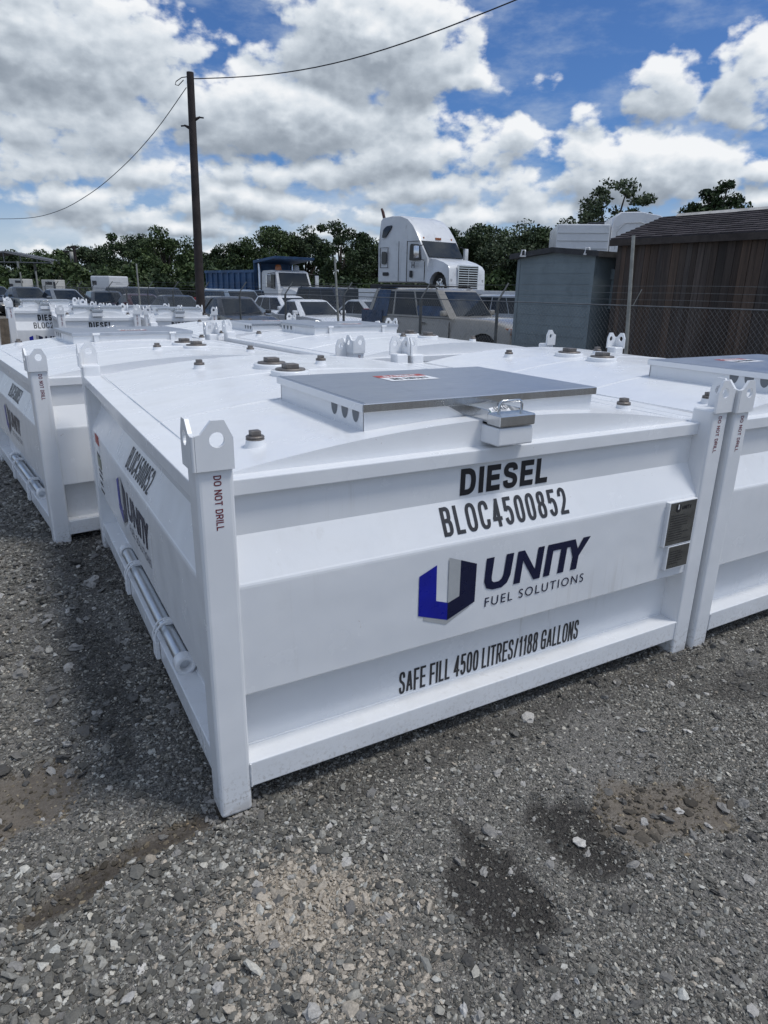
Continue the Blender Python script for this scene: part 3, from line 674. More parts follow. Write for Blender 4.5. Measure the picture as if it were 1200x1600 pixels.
def relief(x, y):
    z = (fbm(x, y, 50, 1.3, 4) - .5) * .030 + (fbm(x, y, 60, 8, 3) - .5) * .012
    z = z - .010 * mud(x, y) - .008 * wet(x, y) + .010 * tan_(x, y) + .018 * spot(x, y, 1.30, -.66, .24, .17, -.4, .5, 12) * (fbm(x, y, 71, 22, 2) - .35)
    return z - .004
def height(x, y):
    s = (x - FO.x) * FN.x + (y - FO.y) * FN.y; t = np.clip((s + 2.2) / 2.6, 0, 1); t = t * t * (3 - 2 * t)
    return -.20 * t + relief(x, y) * np.clip(1.6 - np.hypot(x, y) / 14, 0, 1)

def mat_ground():
    m = bpy.data.materials.new('gravel_ground'); m.use_nodes = True; t = m.node_tree; g = NT(t); b = t.nodes['Principled BSDF']
    tc = g.n('ShaderNodeTexCoord').outputs['Object']
    at = g.n('ShaderNodeAttribute'); at.attribute_name = 'soil'; sp = g.n('ShaderNodeSeparateColor'); t.links.new(at.outputs[0], sp.inputs[0])
    mudf, wetshadef, tanf = sp.outputs
    v1 = g.n('ShaderNodeTexVoronoi'); t.links.new(tc, v1.inputs['Vector']); v1.inputs['Scale'].default_value = 95
    v2 = g.n('ShaderNodeTexVoronoi'); t.links.new(tc, v2.inputs['Vector']); v2.inputs['Scale'].default_value = 230
    s1 = g.n('ShaderNodeSeparateColor'); t.links.new(v1.outputs['Color'], s1.inputs[0]); s2 = g.n('ShaderNodeSeparateColor'); t.links.new(v2.outputs['Color'], s2.inputs[0])
    stops = [(0, (.06, .06, .058)), (.4, (.14, .137, .132)), (.68, (.22, .215, .205)), (.85, (.38, .365, .335)), (1, (.58, .56, .51))]
    c = g.mix(.55, g.cramp(s1.outputs[0], stops), g.cramp(s2.outputs[0], stops)); c = g.mix(1.0, c, (.95, .91, .85), 'MULTIPLY')
    c = g.mix(g.ramp(g.noise(tc, 1.1, 6, .6), .35, .7), c, g.mix(.55, c, (.235, .225, .21)))
    c = g.mix(tanf, c, g.mix(s2.outputs[1], (.30, .25, .19), (.46, .40, .32)))
    c = g.mix(g.m('MULTIPLY', mudf, .8), c, g.mix(g.noise(tc, 14, 6, .65), (.070, .055, .040), (.20, .166, .128)))
    c = g.mix(g.m('MULTIPLY', wetshadef, .82), c, (.024, .020, .017))
    g.put(b.inputs['Base Color'], c)
    r = g.m('SUBTRACT', .9, g.m('MULTIPLY', g.m('MAXIMUM', g.m('MULTIPLY', wetshadef, .22), g.m('MULTIPLY', mudf, g.ramp(g.noise(tc, 6, 3), .45, .6, .05, .45))), 1.0))
    g.put(b.inputs['Roughness'], r); b.inputs['Specular IOR Level'].default_value = .3
    h = g.m('ADD', g.m('MULTIPLY', v1.outputs[0], -1.0), g.m('MULTIPLY', v2.outputs[0], -.5))
    h = g.m('MULTIPLY', h, g.m('SUBTRACT', 1.0, g.m('MULTIPLY', mudf, .75)))
    g.put(b.inputs['Normal'], g.bump(h, .9, .012)); return m
def build_ground():
    near = lambda a, b, st: list(np.arange(a, b, st))
    xs = np.array([-400, -150, -60, -25, -10, -5, -3, -2] + near(-1.5, 3.3, .03) + [3.5, 4, 4.5, 5, 5.5, 6, 6.5, 7, 7.5, 8, 8.5, 9, 10, 12, 16, 24, 40, 70, 150, 400.])
    ys = np.array([-400, -100, -30, -10, -5, -3, -2] + near(-1.6, .9, .03) + near(.9, 6, .1) + [6.5, 7, 8, 9, 10, 12, 14, 16, 18, 20, 23, 27, 32, 40, 60, 100, 200, 400.])
    X, Y = np.meshgrid(xs, ys); x = X.ravel(); y = Y.ravel(); z = height(x, y); nx, ny = len(xs), len(ys)
    me = bpy.data.meshes.new('ground'); i = np.arange(nx * ny).reshape(ny, nx)
    q = np.stack([i[:-1, :-1], i[:-1, 1:], i[1:, 1:], i[1:, :-1]], -1).reshape(-1, 4)
    me.from_pydata(np.stack([x, y, z], 1).tolist(), [], q.tolist()); me.materials.append(mat_ground())
    a = me.color_attributes.new('soil', 'FLOAT_COLOR', 'POINT')
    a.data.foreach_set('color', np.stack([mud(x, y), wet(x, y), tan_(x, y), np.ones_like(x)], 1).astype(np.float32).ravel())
    me.polygons.foreach_set('use_smooth', [True] * len(me.polygons)); me.update()
    o = bpy.data.objects.new('ground', me); COL.objects.link(o); tag(o, kind='structure')
build_ground()

def mat_stone():
    m = bpy.data.materials.new('gravel_stone'); m.use_nodes = True; t = m.node_tree; g = NT(t); b = t.nodes['Principled BSDF']
    at = g.n('ShaderNodeAttribute'); at.attribute_name = 'tone'; tc = g.n('ShaderNodeTexCoord').outputs['Object']
    c = g.mix(g.ramp(g.noise(tc, 170, 4, .7), .3, .7), g.mix(.35, at.outputs[0], (.03, .03, .03)), at.outputs[0])
    c = g.mix(g.m('MULTIPLY', g.ramp(g.noise(tc, 60, 3), .55, .75), .25), c, (.17, .15, .125))
    g.put(b.inputs['Base Color'], c); g.put(b.inputs['Roughness'], g.m('SUBTRACT', .9, g.m('MULTIPLY', at.outputs['Alpha'], .0)))
    b.inputs['Specular IOR Level'].default_value = .25
    g.put(b.inputs['Normal'], g.bump(g.noise(tc, 420, 3, .6), .14, .002)); return m
def rock_mesh(name, px, py, pz, size, tone, sub):
    """one mesh of many small broken stones"""
    b = bmesh.new(); bmesh.ops.create_icosphere(b, subdivisions=sub, radius=1); B = np.array([v.co[:] for v in b.verts]); F = np.array([[v.index for v in f.verts] for f in b.faces]); b.free()
    n = len(px); k = len(B)
    V = B[None] * (1 + RNG.uniform(-.42, .38, (n, k, 1))) * RNG.uniform((.80, .60, .26), (1.40, 1.05, .58), (n, 3))[:, None, :]
    q = RNG.normal(size=(n, 4)) * np.array([1, .20, .20, 1]); q /= np.linalg.norm(q, axis=1)[:, None]; w, x, y, z = q.T
    Rm = np.stack([1 - 2 * (y * y + z * z), 2 * (x * y - z * w), 2 * (x * z + y * w), 2 * (x * y + z * w), 1 - 2 * (x * x + z * z), 2 * (y * z - x * w), 2 * (x * z - y * w), 2 * (y * z + x * w), 1 - 2 * (x * x + y * y)], 1).reshape(n, 3, 3)
    V = np.einsum('nij,nkj->nki', Rm, V) * size[:, None, None] + np.stack([px, py, pz], 1)[:, None, :]
    V = V.reshape(-1, 3).astype(np.float32); T = (F[None] + (np.arange(n) * k)[:, None, None]).reshape(-1, 3).astype(np.int32)
    me = bpy.data.meshes.new(name); me.vertices.add(len(V)); me.vertices.foreach_set('co', V.ravel()); me.loops.add(T.size); me.loops.foreach_set('vertex_index', T.ravel())
    me.polygons.add(len(T)); me.polygons.foreach_set('loop_start', np.arange(0, T.size, 3, dtype=np.int32)); me.polygons.foreach_set('loop_total', np.full(len(T), 3, np.int32)); me.polygons.foreach_set('use_smooth', np.zeros(len(T), bool))
    me.update(calc_edges=True); a = me.color_attributes.new('tone', 'FLOAT_COLOR', 'POINT')
    a.data.foreach_set('color', np.repeat(np.c_[tone, np.ones(n)], k, axis=0).astype(np.float32).ravel()); me.validate()
    o = bpy.data.objects.new(name, me); COL.objects.link(o); return o
def build_gravel():
    def sample(n, x0, x1, y0, y1): return RNG.uniform(x0, x1, n), RNG.uniform(y0, y1, n)
    regs = [(70000, -1.0, 3.2, -1.45, .10), (70000, -1.0, 3.2, -1.45, .10), (20000, -.95, .06, .10, 1.6), (14000, -1.0, .10, 1.6, 4.2), (7000, -1.3, -.2, 4.2, 9.0)]
    P = [sample(*r) for r in regs]; x = np.concatenate([p[0] for p in P]); y = np.concatenate([p[1] for p in P])
    coarse = np.arange(len(x)) < 70000
    size = np.exp(RNG.normal(0, .42, len(x))) * np.where(coarse, .0047 * np.clip(1.12 - .42 * x, .66, 1.35), .0032); size = np.clip(size, .0018, .020)
    size *= np.where(y > .1, 1.25, 1) * np.where(y > 1.6, 1.35, 1) * np.where(y > 4.2, 1.3, 1)
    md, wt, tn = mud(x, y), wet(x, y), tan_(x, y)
    big = fbm(x, y, 90, 1.7, 3); size *= .82 + .5 * big
    dusty = np.clip((fbm(x, y, 140, 2.1, 4) - .56) * 9, 0, 1) * (y < .1)
    keep = RNG.random(len(x)) > np.maximum.reduce([md * .72, wt * .55, dusty * .6])
    sel = RNG.random(len(x)); tone = np.empty((len(x), 3))
    g = RNG.uniform(.11, .21, len(x)); g = np.where(sel > .45, RNG.uniform(.18, .32, len(x)), g); g = np.where(sel > .74, RNG.uniform(.32, .54, len(x)), g); g = np.where(sel > .90, RNG.uniform(.52, .74, len(x)), g); g = g * .86
    warm = RNG.uniform(.90, 1.0, (len(x), 1)); tone[:] = g[:, None] * np.c_[np.ones(len(x)), .5 + .5 * warm[:, 0] - .02, warm[:, 0] - .115]
    istan = (RNG.random(len(x)) < tn * .85) | (RNG.random(len(x)) < .02)
    tt = RNG.uniform(.34, .62, len(x))[:, None] * np.array([1, .87, .70]); tone[istan] = tt[istan]
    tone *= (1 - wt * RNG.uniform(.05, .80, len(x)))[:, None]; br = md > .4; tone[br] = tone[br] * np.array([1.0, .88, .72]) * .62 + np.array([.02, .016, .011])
    z = height(x, y) + size * RNG.uniform(-.05, .55, len(x)) * np.where(md > .4, .3, 1)
    o = rock_mesh('gravel', x[keep], y[keep], z[keep], size[keep], tone[keep], 1); o.data.materials.append(mat_stone()); tag(o, 'loose grey and beige crushed gravel covering the yard', 'gravel', kind='stuff')
    # larger lumps
    n = 700; x, y = sample(n, -1.1, 3.2, -1.4, .05); x2, y2 = sample(500, -.9, .0, .1, 5); x = np.r_[x, x2]; y = np.r_[y, y2]; n = len(x)
    size = np.clip(np.exp(RNG.normal(math.log(.0115), .32, n)), .007, .026); g = RNG.choice([.10, .17, .27, .42, .58], n, p=[.22, .24, .22, .20, .12]) * RNG.uniform(.8, 1.2, n)
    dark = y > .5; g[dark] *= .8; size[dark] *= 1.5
    tone = g[:, None] * np.array([1, .95, .87]); z = height(x, y) + size * .25
    o = rock_mesh('gravel', x, y, z, size, tone, 2); o.data.materials.append(MATS_STONE); tag(o, 'scattered larger pale and dark stones lying on the gravel', 'gravel', kind='stuff')
    n = 700; fx = RNG.choice([.05, 2.25, 2.38, -.22, .05], n, p=[.5, .15, .15, .1, .1]); fy = np.where(fx < -.1, 2.93, .05); fy = np.where((fx == .05) & (RNG.random(n) < .2), 2.7, fy); a = RNG.uniform(0, 2 * math.pi, n); rr_ = .058 + np.abs(RNG.normal(0, .022, n))
    k = rr_ / np.maximum(np.abs(np.cos(a)), np.abs(np.sin(a))).clip(.72); x = fx + k * np.cos(a); y = fy + k * np.sin(a); size = np.clip(np.exp(RNG.normal(math.log(.0058), .4, n)), .003, .014)
    o = rock_mesh('gravel', x, y, height(x, y) + size * .6, size, RNG.uniform(.10, .40, n)[:, None] * np.array([1, .94, .85]), 1); o.data.materials.append(MATS_STONE); tag(o, 'gravel heaped against the feet of the tanks', 'gravel', kind='stuff')
    # broken clods of dried mud on the brown patch
    n = 120; x = RNG.normal(1.30, .12, n); y = RNG.normal(-.66, .08, n); size = np.exp(RNG.normal(math.log(.0085), .55, n)); tone = RNG.uniform(.06, .13, n)[:, None] * np.array([1, .86, .68])
    o = rock_mesh('mud_clods', x, y, height(x, y) + size * .1, size, tone, 1); o.data.materials.append(MATS_STONE); tag(o, 'broken brown clods of dried mud on the gravel', 'mud', kind='stuff')
MATS_STONE = mat_stone(); mat_stone = lambda: MATS_STONE
build_gravel()

# ------------------------------------------------------------------ chain-link fence
FENCE = mat('dull_galvanised_fence', (.15, .155, .16), .6, .3, .2, 8)
FPOST = mat('grey_fence_post', (.10, .105, .105), .6, .3, .25, 8)
PALEP = mat('pale_metal_pole', (.30, .30, .27), .6, .2, .2, 8)
def fence_pt(n, z): p = FO + FD * (3.0 * n); return Vector((p.x, p.y, z))
fence = empty('chain_link_fence', fence_pt(0, -.3)); tag(fence, 'grey chain-link fence with angled barbed wire arms between the tanks and the cars', 'fence')
def fence_build(mb, name, parent): o = mb.build(name, parent); o.location = -Vector(fence.location); return o
def build_fence():
    n0, n1 = -11.6, 6.2; zt, zb = 1.47, -.26; Lh = (n1 - n0) * 3
    mb = MB(); pitch = .072; hgt = zt - zb; off = FN * .004; vs = []; fs = []
    k = int(Lh / pitch) + 24
    a0 = fence_pt(n0, 0); o = 0
    for sgn in (1, -1):
        for i in range(-24, k):
            s0 = i * pitch; s1 = s0 + hgt * .86; z0, z1 = (zb, zt) if sgn > 0 else (zt, zb)
            if s1 < 0 or s0 > Lh: continue
            r = .0016 if s0 > (0.5 - n0) * 3 else .0011
            p = a0 + FD * s0 + off * sgn; q = a0 + FD * s1 + off * sgn; p = Vector((p.x, p.y, z0)); q = Vector((q.x, q.y, z1)); d = (q - p).normalized(); u = FN * r; w = d.cross(FN).normalized() * r
            mb.v += [tuple(x) for x in (p + u, p + w, p - u, p - w, q + u, q + w, q - u, q - w)]
            for j in range(4): mb.f.append([o + j, o + (j + 1) % 4, o + 4 + (j + 1) % 4, o + 4 + j]); mb.mi.append(0); mb.sm.append(True)
            o += 8
    mb.mats.append(FENCE); fence_build(mb, 'wire_mesh', fence)
    mb = MB(); mb.tube([fence_pt(n0, zt), fence_pt(n1, zt)], .009, FENCE, 8); fence_build(mb, 'top_rail', fence)
    for h, o_ in ((.10, .07), (.20, .15), (.30, .23)):
        mb = MB(); pts = []
        for i in range(int((n1 - n0) * 4) + 1):
            n = n0 + i / 4; p = fence_pt(n, zt + h - .015 * math.sin((n % 1) * math.pi)) + FN * o_; pts.append(p)
        mb.tube(pts, .0022, FENCE, 5); fence_build(mb, 'barbed_wire', fence)
    for n in list(range(-11, 4)) + [3.75, 5.9]:
        mb = MB(); mb.tube([fence_pt(n, -.32), fence_pt(n, zt)], .030, FPOST, 10); mb.tube([fence_pt(n, zt - .02), fence_pt(n, zt + .03) + FN * .02, fence_pt(n, zt + .32) + FN * .25], .018, FPOST, 8)
        fence_build(mb, 'post', fence)
build_fence()
def pole(px, py0, py1, Z, r, label, lean=0):
    a = far(px, py1, Z); b = far(px - lean, py0, Z); b2 = Vector((a.x, a.y, b.z)) if not lean else b; a.z = ground_z(a.x, a.y) - .05
    mb = MB(); mb.tube([a, a.lerp(b2, .5), b2], [r, r, r * .85], PALEP, 10); o = mb.build('pole'); return tag(o, label, 'pole')
o = pole(984, 368, 557, 10.4, .030, 'tall thin pale pole in front of the brown wooden shed', -6)
mb = MB(); q = far(989, 478, 10.4); mb.tube([q, far(1003, 452, 10.35)], .007, PALEP, 6); q2 = mb.build('brace', o)
pole(531, 401, 503, 21.6, .035, 'thin pale pole leaning beside the white sedan', 8)
pole(219, 412, 476, 29.0, .035, 'thin pale pole standing in front of the maroon sedan')
pole(63, 424, 475, 40.0, .05, 'thin pale pole by the two white cabins')
pole(38, 425, 470, 42.0, .05, 'thin pale pole at the far left, before the white cabins')

# ------------------------------------------------------------------ utility poles and their wires
WOOD = mat('dark_pole_timber', (.034, .026, .024), .85, 0, .35, 3, .6, 40)
def build_utility():
    Z = 22.0; a = far(313.5, 478, Z); b = far(297, 113, Z); a = a + (a - b) * ((a.z - ground_z(a.x, a.y)) / (b.z - a.z))
    root = empty('utility_pole', a); tag(root, 'tall dark wooden utility pole rising at left with wires at its top', 'utility pole'); L = b - a
    mb = MB(); mb.tube([Vector((0, 0, -.3)), L * .35, L * .7, L], [.145, .13, .115, .102], WOOD, 14); mb.build('pole_shaft', root)
    c = L * ((far(303, 193, Z) - a).z / L.z)
    for sg, dz in ((1, .1), (-1, -.12)):
        mb = MB(); q = c + Vector((0, 0, dz)); mb.tube([q + HR * .08 * sg, q + HR * .24 * sg + Vector((0, 0, .07))], [.05, .025], WOOD, 8); mb.tube([q + HR * .22 * sg + Vector((0, 0, .06)), q + HR * .34 * sg + Vector((0, 0, .05))], .022, BLACK, 8); mb.build('insulator', root)
    mb = MB(); t = L * .985; mb.tube([t + HR * -.1, t + HR * -.25 + Vector((0, 0, -.02)), t + HR * -.42 + Vector((0, 0, -.12)), t + HR * -.45 + Vector((0, 0, -.2)), t + HR * -.36 + Vector((0, 0, -.22)), t + HR * -.2 + Vector((0, 0, -.08))], .012, BLACK, 6); mb.build('wire_loop', root)
    top = a + L
    w1 = MB(); p0 = far(303, 123, Z); p1 = far(840, -14, 15.5); w1.tube([p0.lerp(p1, i / 20) + Vector((0, 0, -.42 * math.sin(math.pi * i / 20))) for i in range(21)], .013, BLACK, 6)
    tag(w1.build('wire'), 'black wire running from the pole top to the upper right', 'wire')
    w2 = MB(); pts = [(291, 137, 22), (240, 208, 27), (190, 262, 33), (140, 303, 41), (90, 330, 51), (40, 341, 63), (-30, 342, 80)]
    P = [far(*p) for p in pts]; K_ = lambda i: P[min(max(i, 0), 6)]
    w2.tube([.5 * (2 * K_(i) + (K_(i + 1) - K_(i - 1)) * t + (2 * K_(i - 1) - 5 * K_(i) + 4 * K_(i + 1) - K_(i + 2)) * t * t + (3 * K_(i) - K_(i - 1) - 3 * K_(i + 1) + K_(i + 2)) * t ** 3) for i in range(6) for t in (0, .25, .5, .75)] + [P[-1]], [.012 + .0006 * i for i in range(25)], BLACK, 6)
    tag(w2.build('wire'), 'black wire sagging from the pole top to the lower left', 'wire')
    # far pole
    Z = 62; a = gfar(124, Z); root = empty('utility_pole', a); tag(root, 'small distant utility pole with cross arms behind the white trailer', 'utility pole')
    b = far(122, 384, Z) - a; b = Vector((0, 0, b.z)); mb = MB(); mb.tube([(0, 0, 0), b], [.17, .12], WOOD, 10); mb.build('pole_shaft', root)
    for f, w in ((.97, .9), (.90, .9)):
        mb = MB(); mb.obox(b * f + HR * (-.1 if f > .95 else -.5), HR * (w * .55), HF * .06, Vector((0, 0, .07)), WOOD); mb.build('cross_arm', root)
    mb = MB(); mb.lathe([(.0, .5), (.2, .5), (.2, -.4), (.0, -.4)], b * .8 + HR * -.25, PALEP, 12); mb.build('transformer', root)
build_utility()

# ------------------------------------------------------------------ sheds on the right
SIDING = mat('grey_painted_siding', (.195, .235, .250), .75, 0, .1, 2.2, .25, 30, ((.10, .12, .13), .5, 3))
ROOFD = mat('dark_felt_roof', (.045, .045, .047), .85, 0, .3, 6, .4, 50)
def mat_boards():
    m = bpy.data.materials.new('old_brown_boards'); m.use_nodes = True; t = m.node_tree; g = NT(t); b = t.nodes['Principled BSDF']
    tc = g.n('ShaderNodeTexCoord').outputs['Object']; v = g.vm('MULTIPLY', tc, (8, 8, .35)); at = g.n('ShaderNodeAttribute'); at.attribute_name = 'tone'
    n1 = g.noise(v, 3, 8, .65, .6)
    c = g.cramp(n1, [(.25, (.026, .020, .017)), (.5, (.062, .046, .038)), (.72, (.10, .073, .060)), (.9, (.145, .118, .104))])
    c = g.mix(1.0, c, at.outputs[0], 'MULTIPLY'); c = g.mix(g.m('MULTIPLY', g.ramp(g.noise(g.vm('MULTIPLY', tc, (2, 2, .5)), 2.2, 5, .6), .54, .74), .4), c, (.085, .042, .028))
    g.put(b.inputs['Base Color'], c); b.inputs['Roughness'].default_value = .85; g.put(b.inputs['Normal'], g.bump(n1, .5, .006)); return m
BOARDS = mat_boards()
def mat_shingle():
    m = bpy.data.materials.new('brown_shingle'); m.use_nodes = True; t = m.node_tree; g = NT(t); b = t.nodes['Principled BSDF']
    at = g.n('ShaderNodeAttribute'); at.attribute_name = 'tone'; tc = g.n('ShaderNodeTexCoord').outputs['Object']
    c = g.mix(1.0, g.mix(g.noise(tc, 90, 3), (.026, .021, .023), (.066, .054, .056)), at.outputs[0], 'MULTIPLY'); g.put(b.inputs['Base Color'], c); b.inputs['Roughness'].default_value = .95
    g.put(b.inputs['Normal'], g.bump(g.noise(tc, 200, 3), .5, .004)); return m
SHINGLE = mat_shingle()
def tone_attr(o, per_face):
    me = o.data; a = me.color_attributes.new('tone', 'FLOAT_COLOR', 'CORNER'); arr = []
    for p, c in zip(me.polygons, per_face): arr += list(c) * p.loop_total
    a.data.foreach_set('color', arr)
def build_sheds():
    rr = random.Random(4)
    # brown wooden shed: frame with u along its long wall (towards us), n away from the yard
    p = far(957, 455, 13.0); z0 = ground_z(p.x, p.y); root = empty('wooden_shed', (p.x, p.y, z0), math.atan2(FD.y, FD.x)); tag(root, 'weathered brown wooden board shed with a dark shingle roof', 'shed')
    Lw, Dw, hw = 6.2, 2.9, 2.70                            # local x = along wall, local y = away (left-handed side is +y when looking along FD)
    sgn = 1 if Vector((-FD.y, FD.x, 0)).dot(FN) > 0 else -1
    mb = MB(); tones = []
    x = 0
    while x < Lw:
        w = rr.uniform(.09, .15); d = rr.uniform(0, .010); t = rr.uniform(.55, 1.35); r_ = rr.uniform(.9, 1.12)
        nb = len(mb.f); mb.box((x, -d if sgn > 0 else -.03, 0), (x + w - .006, .03 if sgn > 0 else d, hw), BOARDS); tones += [(t * r_, t, t / r_ * .97, 1)] * (len(mb.f) - nb); x += w
    y = .03
    while y < Dw:
        w = rr.uniform(.09, .15); t = rr.uniform(.55, 1.3); nb = len(mb.f); mb.box((-.0, sgn * y if sgn > 0 else -(y + w - .006), 0), (.03, sgn * (y + w - .006) if sgn > 0 else -y, hw + .0), BOARDS); tones += [(t, t, t * .97, 1)] * (len(mb.f) - nb); y += w
    o = mb.build('board_wall', root); tone_attr(o, tones)
    mb = MB(); mb.box((.05, min(sgn * .06, sgn * Dw), 0), (Lw, max(sgn * .06, sgn * Dw), hw - .02), ROOFD); mb.build('inner_wall', root)
    rise = .45; ov = .10; half = Dw / 2; mb = MB(); tones = []
    n = 11; sl = rise / half
    for side in (0, 1):
        for i in range(n):
            xx = -ov
            while xx < Lw + ov:
                w = rr.uniform(.16, .34); a0 = -ov + (half + ov) * i / n; a1 = -ov + (half + ov) * (i + 1.12) / n
                t = rr.uniform(.6, 1.3); e = rr.uniform(0, .006)
                def Y(a): return sgn * (a if side == 0 else Dw - a)
                def Zr(a): return hw + .10 + sl * a
                xe = min(xx + w, Lw + ov); vs = [(xx, Y(a0), Zr(a0) + .022 + e), (xe - .006, Y(a0), Zr(a0) + .022 + e), (xe - .006, Y(a1), Zr(a1) + .004), (xx, Y(a1), Zr(a1) + .004), (xx, Y(a0), Zr(a0) - .0), (xe - .006, Y(a0), Zr(a0) - .0)]
                mb.add(vs, [(0, 1, 2, 3), (4, 5, 1, 0)], SHINGLE); tones += [(t, t, t, 1)] * 2; xx += w
    rf = mb.build('roof', root); tone_attr(rf, tones)
    mb = MB(); Yp = lambda a: sgn * a
    mb.prism([(Yp(-ov), hw + .10 - ov * sl - .03), (Yp(half), hw + .10 + rise - .03), (Yp(Dw + ov), hw + .10 - ov * sl - .03), (Yp(Dw + ov), hw + .10 - ov * sl + .002), (Yp(half), hw + .10 + rise + .002), (Yp(-ov), hw + .10 - ov * sl + .002)], 'x', -ov + .01, Lw + ov - .01, ROOFD); mb.build('roof_deck', rf)
    mb = MB(); ez = hw + .10 - ov * sl; mb.box((-ov, min(Yp(-ov - .02), Yp(-ov + .01)), ez - .11), (Lw + ov, max(Yp(-ov - .02), Yp(-ov + .01)), ez - .005), mat('dark_fascia', (.045, .035, .030), .8, 0, .3, 6)); mb.build('fascia', rf)
    mb = MB(); mb.prism([(Yp(half - .14), hw + .1 + rise - .06), (Yp(half), hw + .1 + rise + .045), (Yp(half + .14), hw + .1 + rise - .06), (Yp(half), hw + .1 + rise + .02)], 'x', .2, Lw + ov, mat('pale_ridge_flashing', (.42, .40, .37), .6, 0, .2, 5)); mb.build('ridge_cap', rf)
    mb = MB(); mb.prism([(Yp(.0), hw - .02), (Yp(Dw), hw - .02), (Yp(half), hw + .1 + rise - .05)], 'x', .01, .04, BOARDS); o = mb.build('gable_wall', root); tone_attr(o, [(.8, .8, .8, 1)] * len(o.data.polygons))
    # grey shed with a flat gable
    p = far(806, 455, 14.9); z0 = ground_z(p.x, p.y); root = empty('grey_shed', (p.x, p.y, z0), math.atan2(FD.y, FD.x)); tag(root, 'small grey painted shed left of the brown wooden one', 'shed')
    Lw, Dw, hw = 1.95, 2.2, 2.50; mb = MB(); rise = .09
    Y = lambda a: sgn * a
    mb.prism([(0, 0), (Lw, 0), (Lw, hw), (Lw / 2, hw + rise), (0, hw)], 'y', min(Y(0), Y(Dw)), max(Y(0), Y(Dw)), SIDING); mb.build('wall', root)
    mb = MB()
    for i in range(1, 14):
        zz = i * .2; mb.box((-.004, min(Y(-.006), Y(0)), zz), (Lw + .004, max(Y(-.006), Y(0)), zz + .012), SIDING)
    for xx in (0.0, Lw - .07): mb.box((xx - .003, min(Y(-.012), Y(0)), 0), (xx + .075, max(Y(-.012), Y(0)), hw - .02), SIDING)
    mb.build('siding_trim', root)
    mb = MB(); ov = .14; sl = rise / (Lw / 2)
    mb.prism([(-ov, hw - ov * sl), (Lw / 2, hw + rise), (Lw + ov, hw - ov * sl), (Lw + ov, hw - ov * sl + .10), (Lw / 2, hw + rise + .10), (-ov, hw - ov * sl + .10)], 'y', min(Y(-.12), Y(Dw + .1)), max(Y(-.12), Y(Dw + .1)), ROOFD); mb.build('roof', root)
    mb = MB(); mb.box((Lw, min(Y(.55), Y(1.1)), 1.55), (Lw + .32, max(Y(.55), Y(1.1)), 2.1), SIDING, .01); mb.prism([(Lw, 2.1), (Lw + .36, 2.1), (Lw + .3, 2.24), (Lw, 2.3)], 'y', min(Y(.52), Y(1.13)), max(Y(.52), Y(1.13)), SIDING); mb.box((Lw, min(Y(.6), Y(1.05)), .9), (Lw + .28, max(Y(.6), Y(1.05)), 1.5), BLACK, .01); mb.build('meter_box', root)
    for px, py in ((817, 390), (917, 387)):
        q = far(px, py + 9, 14.6 if px < 850 else 13.4); mb = MB(); mb.box((-.06, -.03, -.03), (.06, .03, .0), PAINT); mb.tube([(-.04, 0, 0), (-.02, 0, .1), (.04, 0, .1), (.05, 0, 0)], .014, PAINT, 8); o = mb.build('roof_bracket', None, q, HEAD); tag(o, 'small white bracket on the %s end of the grey shed roof' % ('left' if px < 850 else 'right'), 'bracket')
build_sheds()

# ------------------------------------------------------------------ vehicles
GLASS = mat('dark_car_glass', (.012, .016, .020), .05, 0, .1, 2, 0, 60, None, .40)
TYRE = mat('tyre_rubber', (.022, .022, .022), .85, 0, .2)
ARCH = mat('wheel_well_black', (.008, .008, .008), .9, 0, .1)
RIM = mat('alloy_rim', (.32, .32, .33), .35, .9, .1)
CHROME = mat('chrome', (.62, .62, .63), .14, 1, .05)
LAMP = mat('headlamp_plastic', (.42, .42, .42), .15, 0, .1, 12, 0, 60, None, .8)
AMBER = mat('amber_lamp_plastic', (.40, .13, .04), .2, 0, .1)
REDL = mat('red_lamp_plastic', (.22, .012, .012), .2, 0, .1)
PLASTIC = mat('black_trim_plastic', (.03, .03, .032), .6, 0, .15)
TAPE = mat('blue_plastic_film', (.022, .050, .105), .3, 0, .3, 5)
def carpaint(name, col): return mat(name + '_car_paint', col, .3, .15, .06, 2, 0, 60, ((.25, .22, .18), .18, 5), .5, .6)
def loft(mb, outline, ys, m, sharp=True):
    """closed side outline (x, z) repeated through slices ys = [(y, xscale, zshift function)]; ends capped"""
    n = len(outline); vs = []
    for (y, f) in ys: vs += [f(x, z, y) for x, z in outline]
    fs = [(j * n + i, j * n + (i + 1) % n, (j + 1) * n + (i + 1) % n, (j + 1) * n + i) for j in range(len(ys) - 1) for i in range(n)]
    fs += [tuple(range(n))[::-1], tuple(range((len(ys) - 1) * n, len(ys) * n))]
    b = bmesh.new(); bv = [b.verts.new(v) for v in vs]
    for f in fs: b.faces.new([bv[i] for i in f])
    bmesh.ops.triangulate(b, faces=[f for f in b.faces if len(f.verts) > 4]); bmesh.ops.recalc_face_normals(b, faces=b.faces[:]); mb.bm(b, m, True)
def smooth(o, ang=32):
    o.data.set_sharp_from_angle(angle=R(ang)); return o
